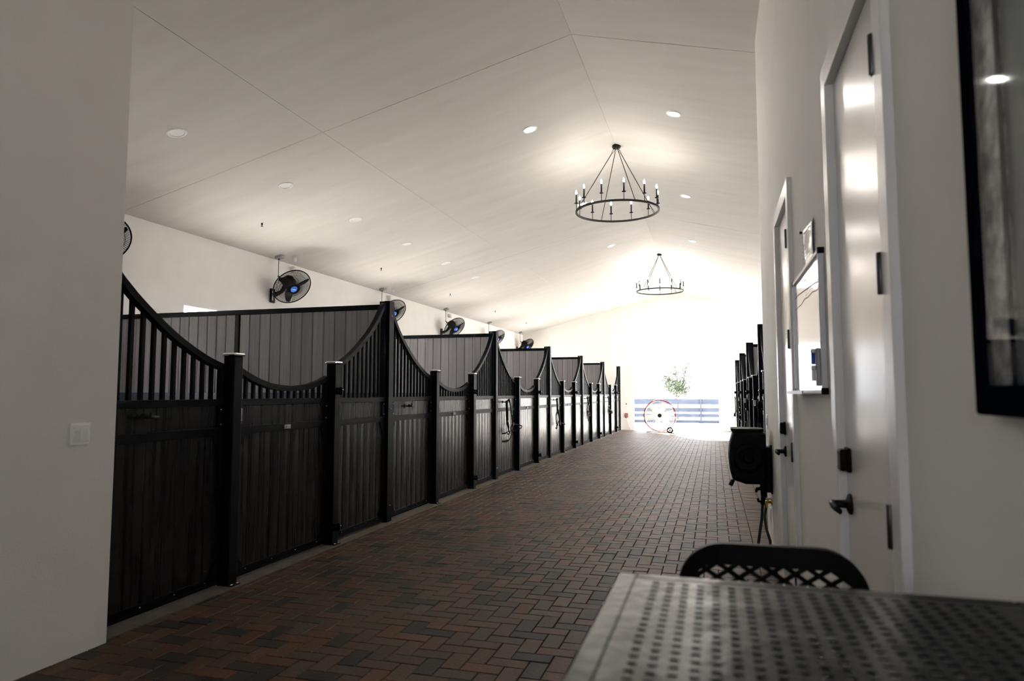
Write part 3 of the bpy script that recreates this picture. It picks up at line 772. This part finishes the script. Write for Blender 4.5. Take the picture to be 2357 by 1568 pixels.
# ------------------------------------------------------------------ right wall things
root = thing('whiteboard', (XD, 3.33, 1.315), 'framed whiteboard with two black marker lines hung between the two doors', 'whiteboard')
m = MB(); m.box(-.014, -.004, -.445, .445, .012, .553); m.build('writing_surface', M['board_white'], root)
m = MB(); m.box(-.024, 0, -.455, -.438, .0, .565, bev=.003); m.box(-.024, 0, .438, .455, 0, .565, bev=.003); m.box(-.024, 0, -.438, .438, .548, .565, bev=.003); m.box(-.024, 0, -.438, .438, 0, .016, bev=.003); m.build('frame', M['silver'], root)
for y_ in (-.448, .448):
    for z_ in (.010, .556):
        m = MB(); m.box(-.026, .0, y_-.009, y_+.009, z_-.013, z_+.013, bev=.003); m.build('corner_cap', M['black_plastic'], root)
m = MB(); m.box(-.065, -.022, -.20, .40, -.002, .004, bev=.001); m.box(-.068, -.062, -.20, .40, -.002, .014, bev=.001); m.build('tray', M['silver'], root)
def stroke(mb, pts, w):
    for a, b in zip(pts, pts[1:]):
        a = Vector(a); b = Vector(b); d = (b-a); L = d.length
        if L < 1e-5: continue
        ang = math.atan2(d.y, d.x)
        mb.box(-.0147, -.0141, 0, L, -w/2, w/2, mtx=Tm(0, a.x, a.y) @ Matrix.Rotation(ang, 4, 'X'))
m = MB()
stroke(m, [(.42, .478), (.30, .482), (.18, .476), (.05, .470), (-.1, .462), (-.25, .455), (-.36, .446)], .005)
stroke(m, [(.43, .420), (.30, .424), (.20, .421), (.06, .432), (-.06, .424), (-.2, .428), (-.30, .418), (-.37, .416)], .004)
m.build('marker_lines', M['ink'], root)
m = MB(); rr = random.Random(3)
for row, zz in enumerate((.512, .498, .455, .442)):
    yy = .10-rr.random()*.1
    for q in range(7):
        L_ = .012+rr.random()*.02; stroke(m, [(yy, zz+rr.random()*.006), (yy-L_, zz+rr.random()*.006)], .0018); yy -= L_+.012
m.build('faint_scribble', M['pale_ink'] if 'pale_ink' in M else M.setdefault('pale_ink', mat('faded_marker', (.45, .45, .47), .6)), root)
o = thing('whiteboard_eraser', (XD-.016, 2.955, 1.345), 'grey magnetic eraser stuck at the lower near corner of the whiteboard', 'eraser')
m = MB(); m.box(-.018, .001, -.016, .016, 0, .15, bev=.005); m.build('body', M['grey_metal'], o)
for z0, lab, mt in ((.02, 'white-capped marker clipped upright below the blue one on the whiteboard', 'white_metal'), (.085, 'blue marker clipped upright on the whiteboard eraser', 'blue')):
    o = thing('marker_pen', (XD-.043, 2.945, 1.345+z0), lab, 'marker', 'markers on the whiteboard')
    m = MB(); m.lathe([(.006, 0), (.008, .004), (.008, .045)], 12); m.build('barrel', M[mt], o)
    m = MB(); m.lathe([(.009, .045), (.009, .058), (.006, .062)], 12); m.build('cap', M['white_metal'], o)
# laminated sheet
root = thing('laminated_sheet', (XD, 3.245, 1.885), 'crinkled laminated paper sheet with faint printed lines pinned above the whiteboard', 'paper sheet')
m = MB(); NX, NZ = 14, 10; V = []
rr = random.Random(5)
for i in range(NX+1):
    row = []
    for j in range(NZ+1):
        u, v = i/NX, j/NZ
        row.append(m.bm.verts.new((-.006-.005*sin(u*5+v*3)-.004*rr.random()*(.3+u), -.14+.28*u, .175*v)))
    V.append(row)
for i in range(NX):
    for j in range(NZ):
        f_ = m.bm.faces.new((V[i][j], V[i+1][j], V[i+1][j+1], V[i][j+1])); f_.smooth = True
o = m.build('sheet', M['paper'], root); md = o.modifiers.new('thickness', 'SOLIDIFY'); md.thickness = .0006
m = MB()
for j in range(8):
    z_ = .018+.017*j
    for (a, b) in ((-.12, -.07), (-.06, .0), (.015, .06), (.075, .12)): m.box(-.0205, -.0198, a, b-rr.random()*.02, z_, z_+.0035)
m.build('printed_lines', M.setdefault('grey_print', mat('grey_print', (.25, .25, .26), .6)), root)
m = MB(); m.lathe([(.004, 0), (.006, .004), (.006, .012)], 10, Tm(-.016, .135, .168) @ RotTo((-1, 0, 0))); m.build('push_pin', M['black_plastic'], root)
# big framed picture close to the camera
root = thing('framed_picture', (XD, .858, 1.284), 'large dark-framed picture behind glass at the right edge, nearest to the camera', 'framed picture')
yf, zb, zt2 = .385, .0, .98
m = MB(); fw = .045; dp = .030
for (y0, y1, z0, z1) in ((-yf, -yf+fw, 0, zt2), (yf-fw, yf, 0, zt2), (-yf+fw, yf-fw, 0, fw), (-yf+fw, yf-fw, zt2-fw, zt2)): m.box(-dp, 0, y0, y1, z0, z1, bev=.005)
m.build('frame', M['black_wood'] if 'black_wood' in M else M.setdefault('black_wood', mat('black_stained_wood', (.002, .0035, .006), .8, spec=.0)), root)
m = MB()
for (y0, y1, z0, z1) in ((-yf+fw, -yf+fw+.075, fw, zt2-fw), (yf-fw-.075, yf-fw, fw, zt2-fw), (-yf+fw+.075, yf-fw-.075, zt2-fw-.075, zt2-fw), (-yf+fw+.075, yf-fw-.075, fw-.001, fw+.0)): m.box(-.018, -.004, y0, y1, z0, z1)
def mottle():
    mm, n, b, o = nt('mottled_silver_leaf'); tc = n.nodes.new('ShaderNodeTexCoord')
    t = n.nodes.new('ShaderNodeTexNoise'); t.inputs['Scale'].default_value = 22; t.inputs['Detail'].default_value = 7; t.inputs['Roughness'].default_value = .65
    n.links.new(tc.outputs['Object'], t.inputs['Vector']); r = n.nodes.new('ShaderNodeValToRGB')
    r.color_ramp.elements[0].position = .40; r.color_ramp.elements[0].color = (.05, .05, .055, 1); r.color_ramp.elements[1].position = .62; r.color_ramp.elements[1].color = (.42, .40, .40, 1)
    n.links.new(t.outputs[0], r.inputs[0]); n.links.new(r.outputs[0], b.inputs['Base Color']); b.inputs['Metallic'].default_value = .4; b.inputs['Roughness'].default_value = .45
    return mm
m.build('silver_leaf_border', mottle(), root)
m = MB(); iy = yf-fw-.075
for (y0, y1, z0, z1) in ((-iy, -iy+.008, fw, zt2-fw-.075), (iy-.008, iy, fw, zt2-fw-.075), (-iy, iy, zt2-fw-.083, zt2-fw-.075)): m.box(-.021, -.016, y0, y1, z0, z1)
m.build('inner_fillet', M['black_wood'], root)
def art():
    mm, n, b, o = nt('misty_dark_print'); tc = n.nodes.new('ShaderNodeTexCoord')
    mp = n.nodes.new('ShaderNodeMapping'); mp.inputs['Scale'].default_value = (1, 5, 1.1)
    t = n.nodes.new('ShaderNodeTexNoise'); t.inputs['Scale'].default_value = 2.5; t.inputs['Detail'].default_value = 4
    n.links.new(tc.outputs['Object'], mp.inputs[0]); n.links.new(mp.outputs[0], t.inputs['Vector']); r = n.nodes.new('ShaderNodeValToRGB')
    r.color_ramp.elements[0].position = .35; r.color_ramp.elements[0].color = (.06, .075, .075, 1); r.color_ramp.elements[1].position = .65; r.color_ramp.elements[1].color = (.17, .18, .18, 1)
    n.links.new(t.outputs[0], r.inputs[0]); n.links.new(r.outputs[0], b.inputs['Base Color']); b.inputs['Roughness'].default_value = .5
    return mm
m = MB(); m.box(-.014, -.004, -iy+.008, iy-.008, fw, zt2-fw-.083); m.build('print', art(), root)
m = MB(); m.box(-.0255, -.0235, -yf+fw, yf-fw, fw, zt2-fw); m.build('glazing', pane('picture_glass', (.93, .95, .95), ior=1.18, rough=.03), root)
# two-gang plate near the wall end
root = thing('wall_switch_plate', (XD, 6.16, 1.08), 'small white switch plate near the far corner of the right wall, beside the hose reel', 'light switch')
m = MB(); m.box(-.006, 0, -.036, .036, -.058, .058, bev=.003); m.build('plate', M['white_metal'], root)
m = MB(); m.box(-.011, -.005, -.016, .016, -.03, .03, bev=.002); m.build('rocker', M['white_metal'], root)
root = thing('wall_outlet', (XD, 6.05, .335), 'small white outlet plate low on the right wall below the hose reel', 'outlet')
m = MB(); m.box(-.006, 0, -.036, .036, -.058, .058, bev=.003); m.build('plate', M['white_metal'], root)
m = MB(); m.box(-.009, -.005, -.018, .018, -.04, .04, bev=.002); m.build('socket', M['white_metal'], root)

# hose reel (local: wall at x=0, aisle toward -x)
root = thing('hose_reel', (XD, 5.86, .615), 'black rounded hose reel case mounted on the right wall past the far door', 'hose reel')
blk = M['black_plastic']
m = MB()
sect = []
P0 = [(-.045, .03), (-.045, .39), (-.10, .405), (-.20, .410), (-.29, .395), (-.315, .30), (-.322, .20), (-.312, .10), (-.295, .03), (-.20, .0), (-.10, .0)]
ycs = [(-.20, .86), (-.185, .96), (-.15, 1.0), (.0, 1.02), (.15, 1.0), (.185, .96), (.20, .86)]
rings = []
for y_, sc in ycs: rings.append([m.bm.verts.new((-.18+(p[0]+.18)*sc, y_, .205+(p[1]-.205)*sc)) for p in P0])
for A_, B_ in zip(rings, rings[1:]):
    for i in range(len(P0)):
        f_ = m.bm.faces.new((A_[i], A_[(i+1) % len(P0)], B_[(i+1) % len(P0)], B_[i]))
m.bm.faces.new(rings[0][::-1]); m.bm.faces.new(rings[-1]); m.build('case', blk, root)
m = MB(); m.lathe([(.11, 0), (.115, .004), (.11, .010), (.07, .012), (.065, .008), (.03, .008), (.03, .014)], 24, Tm(-.18, -.20, .205) @ RotTo((0, -1, 0))); m.build('side_disc', blk, root)
m = MB(); m.prism([(-.30, -.13), (-.26, -.17), (-.10, -.17), (-.06, -.13), (-.06, .13), (-.10, .17), (-.26, .17), (-.30, .13)], 2, .405, .425); m.build('top_tray', blk, root)
m = MB(); m.box(-.05, -.012, -.07, .07, -.07, .28, bev=.005); m.box(-.012, 0, -.09, .09, -.08, .30, bev=.004); m.build('wall_bracket', blk, root)
m = MB(); m.tube([(-.295, -.16, .03), (-.31, -.17, .0), (-.315, -.17, -.01)], .016, 10); m.build('hose_guide', blk, root)
m = MB(); m.tube([(-.065, -.02, .03), (-.062, -.02, -.04), (-.068, -.02, -.12), (-.075, -.02, -.17)], [.030, .028, .018, .016], 12)
m.tube([(-.075, -.02, -.045), (-.115, -.03, -.05), (-.12, -.03, -.075)], [.014, .014, .010], 8)
m.tube([(-.075, -.02, -.15), (-.105, -.03, -.145), (-.11, -.035, -.12)], .010, 8)
m.build('swivel_pipe', blk, root)
m = MB(); m.tube([(-.075, -.02, -.17), (-.083, -.02, -.28), (-.10, -.03, -.38), (-.115, -.06, -.46), (-.12, -.02, -.55), (-.10, .08, -.597), (-.05, .10, -.597), (-.028, .0, -.55), (-.025, -.02, -.45), (-.05, .0, -.36), (-.06, .02, -.27), (-.045, .03, -.19)], .011, 10)
m.build('supply_hose', M['rubber'], root)
root = thing('wall_faucet', (XD, 5.89, .46), 'brass hose faucet on the right wall beneath the hose reel', 'faucet')
m = MB(); m.lathe([(.028, 0), (.026, .006), (.012, .010), (.012, .05)], 14, Tm(0, 0, 0) @ RotTo((-1, 0, 0))); m.tube([(-.035, 0, .0), (-.045, 0, -.015), (-.045, 0, -.045)], [.015, .014, .015], 12); m.build('spout', M['brass'], root)
m = MB(); m.box(-.05, .0, -.012, .012, .018, .030, bev=.004); m.lathe([(.006, .0), (.006, .024)], 8, Tm(-.03, 0, 0)); m.build('handle', M['grey_metal'], root)

# ------------------------------------------------------------------ bar-height table and stool
TZ, TX0, TX1, TY0, TY1 = 1.03, -.153, .412, -.05, 1.137
root = thing('bar_table', ((TX0+TX1)/2, (TY0+TY1)/2, 0), 'dark metal bar-height table with perforated top in the right foreground', 'table')
ox, oy = (TX0+TX1)/2, (TY0+TY1)/2
tm = mat('dark_pewter_powder_coat', (.006, .009, .012), .23, metal=0, spec=.06, bump=.25, bscale=18, rvar=.05, nscale=6)
m = MB(); px = .0218; hx = .0052
gx = [TX0+.062+px*i for i in range(int((TX1-TX0-.10)/px))]; gy = [TY1-.045-px*j for j in range(int((TY1-TY0-.10)/px))]
def cuts(c_, a, b):
    r_ = [a]
    for q in sorted(c_): r_ += [q-hx, q+hx]
    return r_ + [b]
bx = cuts(gx, TX0+.030, TX1-.020); by = cuts(gy, TY0+.02, TY1-.022)
# perforated sheet: grid of quads, cells on both hole columns and hole rows left open, with octagonal-ish holes via corner verts
vg = {}
def vv(i, j):
    if (i, j) not in vg: vg[(i, j)] = m.bm.verts.new((bx[i]-ox, by[j]-oy, TZ))
    return vg[(i, j)]
for i in range(len(bx)-1):
    for j in range(len(by)-1):
        if i % 2 == 1 and j % 2 == 1: continue
        m.bm.faces.new((vv(i, j), vv(i+1, j), vv(i+1, j+1), vv(i, j+1)))
o = m.build('perforated_sheet', tm, root); md = o.modifiers.new('thickness', 'SOLIDIFY'); md.thickness = .003; md.offset = -1
m = MB(); z = TZ+.0008
def bord(x0, x1, y0, y1): m.box(x0-ox, x1-ox, y0-oy, y1-oy, TZ-.022, z, bev=.003)
bord(TX0, TX0+.030, TY0, TY1); bord(TX1-.02, TX1, TY0, TY1); bord(TX0+.03, TX1-.02, TY1-.022, TY1); bord(TX0+.03, TX1-.02, TY0, TY0+.02)
m.build('rim', tm, root)
for x_, y_ in ((TX0+.04, TY0+.04), (TX1-.04, TY0+.04), (TX0+.04, TY1-.04), (TX1-.04, TY1-.04)):
    sx = 1 if x_ > ox else -1
    m = MB(); m.box(x_-ox-.019, x_-ox+.019, y_-oy-.019, y_-oy+.019, 0, TZ-.022, bev=.004); m.build('leg', tm, root)
m = MB(); m.box(TX0+.06-ox, TX1-.06-ox, -.012, .012, .22, .245, bev=.003); m.box(TX0+.06-ox, TX0+.08-ox, TY0+.06-oy, TY1-.06-oy, .22, .245, bev=.003); m.box(TX1-.08-ox, TX1-.06-ox, TY0+.06-oy, TY1-.06-oy, .22, .245, bev=.003); m.build('foot_rail', tm, root)

def chair(loc):
    root = thing('bar_stool', loc, 'black plastic stool with lattice back tucked at the far end of the table', 'bar stool')
    blk = M['black_plastic']; W = .192; zt = .990; zb = .66
    # backrest: rounded-rectangle frame
    m = MB(); r = .095; out = []; n = 10; HW = W
    def rr_pts(hw, z0, z1, r0, r1):
        P = []
        for (cx, cz, rad, a0) in ((hw-r1, z1-r1, r1, 0), (-hw+r1, z1-r1, r1, pi/2), (-hw+r0, z0+r0, r0, pi), (hw-r0, z0+r0, r0, 3*pi/2)):
            for q in range(n+1): a = a0+pi/2*q/n; P.append((cx+rad*cos(a), cz+rad*sin(a)))
        return P
    O = rr_pts(HW, zb, zt, .03, r); I = rr_pts(HW-.030, zb+.03, zt-.044, .02, r-.045)
    def bow(x): return .020*(1-(x/HW)**2)
    def V3(p, dy): return m.bm.verts.new((p[0], bow(p[0])+dy, p[1]))
    for dy in (0,):
        of, inf = [V3(p, -.011) for p in O], [V3(p, -.011) for p in I]; ob, ib = [V3(p, .011) for p in O], [V3(p, .011) for p in I]
        N_ = len(O)
        for i in range(N_):
            j = (i+1) % N_
            for q in ((of[i], of[j], inf[j], inf[i]), (ob[i], ib[i], ib[j], ob[j]), (of[i], ob[i], ob[j], of[j]), (inf[i], inf[j], ib[j], ib[i])): m.bm.faces.new(q)
    m.build('back_frame', blk, root)
    m = MB(); st = .0310
    x_in = HW-.026; z0_, z1_ = zb+.025, zt-.030
    sl = .68
    for s_ in (1, -1):
        c0 = -3.0
        while c0 < 3.0:
            # line z = zm + s*sl*(x-c0)
            zm = (z0_+z1_)/2; pts = []
            for q in range(61):
                x_ = -x_in+2*x_in*q/60; z_ = zm+s_*sl*(x_-c0)
                cx_ = x_in-(.05)
                okc = True
                if abs(x_) > cx_ and z_ > z1_-.05: okc = (abs(x_)-cx_)**2+(z_-(z1_-.05))**2 < .05**2
                if z0_ <= z_ <= z1_ and okc: pts.append((x_, bow(x_), z_))
            if len(pts) > 1: m.tube(pts[::max(1, len(pts)//8)]+[pts[-1]] if pts[-1] != pts[::max(1, len(pts)//8)][-1] else pts[::max(1, len(pts)//8)], .0052, 6)
            c0 += st*2*.74
    m.build('back_lattice', blk, root)
    m = MB(); m.box(-.20, .20, -.40, .02, .63, .66, bev=.012); m.build('seat', blk, root)
    for x_ in (-.17, .17):
        for y_ in (-.36, .0):
            m = MB(); m.tube([(x_, y_, .64), (x_*1.15, y_*1.05+(.02 if y_ == 0 else -.02), .0)], [.017, .013], 10); m.build('leg', blk, root)
    m = MB(); m.tube([(-.185, -.38, .25), (.185, -.38, .25), (.185, .015, .25), (-.185, .015, .25)], .010, 8, closed=True); m.build('foot_rail', blk, root)
chair((.107, 1.60, 0))

# ------------------------------------------------------------------ far end: barrel fan, outlet, yard
root = thing('drum_fan', (-1.775, 23.9, 0), 'large pale drum fan with orange rim on wheels standing in the bright doorway', 'fan')
R_ = Matrix.Rotation(radians(90), 4, 'X'); C = Tm(0, 0, .565) @ R_
m = MB(); m.lathe([(.50, -.18), (.515, -.18), (.52, .14), (.505, .14), (.50, -.18)], 40, C, cap=False); m.build('drum', M['pale_plastic'], root)
m = MB(); m.tube([(.52*cos(a), .52*sin(a), .15) for a in [2*pi*i/48 for i in range(48)]], .018, 8, closed=True, mtx=C); m.build('rim', M['orange'], root)
m = MB()
for rr_ in [.12+.05*i for i in range(8)]: m.tube([(rr_*cos(a), rr_*sin(a), .15) for a in [2*pi*i/36 for i in range(36)]], .0025, 4, closed=True, mtx=C)
for i in range(8): m.tube([(.06*cos(i*pi/4), .06*sin(i*pi/4), .155), (.52*cos(i*pi/4), .52*sin(i*pi/4), .15)], .004, 4, mtx=C)
m.build('guard', M['white_metal'], root)
m = MB(); m.lathe([(.065, .13), (.068, .165), (.02, .18)], 20, C); m.build('hub', M['matte_black'], root)
for k in range(6):
    m = MB(); a = k*pi/3+.2; m.box(.06, .46, -.10, .10, -.004, .004, bev=.002, mtx=C @ Matrix.Rotation(a, 4, 'Z') @ Matrix.Rotation(radians(28), 4, 'X')); m.build('blade', M['pale_plastic'], root)
m = MB(); m.tube([(-.42, .25, .03), (-.42, -.25, .03), (.42, -.25, .03), (.42, .25, .03)], .016, 8, closed=True)
for s_ in (-1, 1): m.tube([(s_*.42, 0, .03), (s_*.50, 0, .30), (s_*.52, 0, .565)], .014, 8)
m.build('stand', M['white_metal'], root)
for s_ in (1,):
    m = MB(); Wm = Tm(.335, -.30, .095) @ R_
    m.tube([(.082*cos(a), .082*sin(a), 0) for a in [2*pi*i/28 for i in range(28)]], .024, 8, closed=True, mtx=Wm)
    m.lathe([(.026, -.02), (.026, .02)], 12, Wm)
    for k in range(6): m.tube([(.015*cos(k*pi/3), .015*sin(k*pi/3), 0), (.08*cos(k*pi/3), .08*sin(k*pi/3), 0)], .011, 6, mtx=Wm)
    m.build('wheel', M.setdefault('wheel_grey', mat('grey_wheel', (.004, .003, .003), .8, spec=.05)), root)
root = thing('outlet_cover', (-3.05, YF, .52), 'small dark red outlet cover with cord on far end wall, left of doorway', 'outlet')
m = MB(); m.box(-.055, .055, -.035, 0, -.08, .08, bev=.01); m.build('cover', M['dark_red'], root)
m = MB(); m.tube([(.01, -.03, -.07), (.05, -.04, -.25), (.12, -.05, -.42), (.17, -.06, -.50)], .006, 6); m.build('cord', M['pale_plastic'], root)
root = thing('wall_button', (-3.05, YF, .93), 'tiny dark button on the far end wall above the red outlet cover', 'wall button')
m = MB(); m.box(-.02, .02, -.02, 0, -.025, .025, bev=.004); m.build('button', M['dark_red'], root)

g = MB()
ys = [(YF+.02, -.012), (YF+1.5, -.03), (31, -.15), (38, -.29), (46, -.36), (120, -.6)]
for (y0, z0), (y1, z1) in zip(ys, ys[1:]):
    vs = [g.bm.verts.new(p) for p in ((-80, y0, z0), (80, y0, z0), (80, y1, z1), (-80, y1, z1))]; g.bm.faces.new(vs)
for (x0, x1) in ((-80, XE-.16), (XW+.16, 80)):
    vs = [g.bm.verts.new(p) for p in ((x0, -60, -.05), (x1, -60, -.05), (x1, YF+.02, -.05), (x0, YF+.02, -.05))]; g.bm.faces.new(vs)
vs = [g.bm.verts.new(p) for p in ((XE-.16, -60, -.05), (XW+.16, -60, -.05), (XW+.16, YN-.18, -.05), (XE-.16, YN-.18, -.05))]; g.bm.faces.new(vs)
bmesh.ops.remove_doubles(g.bm, verts=g.bm.verts[:], dist=.001)
struct('ground', g, M['ground'])

def gz(y): return ev(ys, y)
root = thing('paddock_fence', (-2, 38, gz(38)), 'four-board paddock fence outside beyond the bright doorway', 'fence')
for z0, z1 in ((1.00, 1.30), (.60, .83), (.33, .52), (.02, .18)):
    m = MB(); m.box(-9, 9, .045, .075, z0, z1, bev=.004); m.build('rail', M['fence'], root)
for i in range(-3, 4):
    m = MB(); m.box(1.30+i*2.44-.05, 1.30+i*2.44+.05, -.05, .045, -.12, 1.32, bev=.006); m.build('post', M['fence'], root)
root = thing('young_tree', (-2.25, 45, gz(45)), 'sparse young tree outside above the paddock fence, seen through the doorway', 'tree')
m = MB(); rr = random.Random(11); tips = []
m.tube([(0, 0, -.05), (.03, 0, .8), (-.03, .02, 1.6), (0, 0, 2.3)], [.09, .08, .065, .04], 8)
for i in range(20):
    a = i*2.39996; z0 = 1.15+1.1*i/20; L_ = .5+rr.random()*.6; up = .5+rr.random()*.7
    p = Vector((0, 0, z0)); q = p+Vector((cos(a)*L_*.6, sin(a)*L_*.6, up*L_*.6)); r_ = q+Vector((cos(a+.3)*L_*.35, sin(a+.3)*L_*.35, up*L_*.7))
    m.tube([p, q, r_], [.035, .022, .010], 6); tips += [q, (q+r_)/2, r_]
m.build('trunk', M['bark'], root)
m = MB()
for t_ in tips:
    for k in range(30):
        c_ = t_+Vector((rr.gauss(0, .13), rr.gauss(0, .13), rr.gauss(0, .15))); n_ = Vector((rr.gauss(0, 1), rr.gauss(0, 1), rr.gauss(0, 1))).normalized(); u = n_.orthogonal().normalized(); w_ = n_.cross(u)
        m.bm.faces.new([m.bm.verts.new(c_+u*.075), m.bm.verts.new(c_+w_*.035), m.bm.verts.new(c_-u*.075), m.bm.verts.new(c_-w_*.035)])
m.build('foliage', M['leaf'], root)

# ------------------------------------------------------------------ light
w = bpy.data.worlds.new('World'); SC.world = w; w.use_nodes = True
bg = w.node_tree.nodes['Background']; bg.inputs[0].default_value = (.93, .96, 1, 1); bg.inputs[1].default_value = 12.5
s = bpy.data.lights.new('sun', 'SUN'); s.energy = 300; s.angle = radians(1.5); s.color = (1, .96, .90)
so = bpy.data.objects.new('sun', s); COL.objects.link(so); so.rotation_euler = Vector((-.5, 1, .58)).to_track_quat('Z', 'Y').to_euler()
def portal(x, y, z, sx, sy, d, name):
    l = bpy.data.lights.new(name, 'AREA'); l.shape = 'RECTANGLE'; l.size = sx; l.size_y = sy; l.energy = 1
    l.cycles.is_portal = True
    o = bpy.data.objects.new(name, l); COL.objects.link(o); o.location = (x, y, z); o.rotation_euler = Vector(d).to_track_quat('-Z', 'Z').to_euler()

for k_, (px_, pd) in enumerate(((XE-.13, 1), (XW+.13, -1))):
    for yc in (YC if k_ == 0 else YC[1:5]): portal(px_, yc, (WZ0+WZ1)/2, 2*WH, WZ1-WZ0, (pd, 0, 0), 'window_daylight')
portal(-1.32, YF+.17, 1.46, 2.94, 2.93, (0, -1, 0), 'doorway_daylight')
portal(-.5, YN-.17, 2.15, 1.3, .8, (0, 1, 0), 'added_rear_opening_daylight')  # sky portal over the high opening added behind the camera
portal(XW+.13, 23.2, 1.47, 3.2, 2.95, (-1, 0, 0), 'added_side_bay_daylight')  # sky portal over the open side of the added bay

# ------------------------------------------------------------------ camera
cd = bpy.data.cameras.new('camera'); co = bpy.data.objects.new('camera', cd); COL.objects.link(co)
co.location = (0, 0, 1.3174); co.rotation_euler = (pi/2+.076, 0, .284)
cd.sensor_width = 36; cd.lens = 1590.98/2357*36; cd.clip_start = .02
cd.dof.use_dof = True; cd.dof.focus_distance = 9; cd.dof.aperture_fstop = 3.5
SC.camera = co
SC.view_settings.view_transform = 'Standard'; SC.view_settings.look = 'None'
SC.view_settings.exposure = 0; SC.view_settings.gamma = 1; SC.view_settings.use_curve_mapping = False
SC.cycles.max_bounces = 12; SC.cycles.diffuse_bounces = 8; SC.cycles.transparent_max_bounces = 16
SC.cycles.use_denoising = True
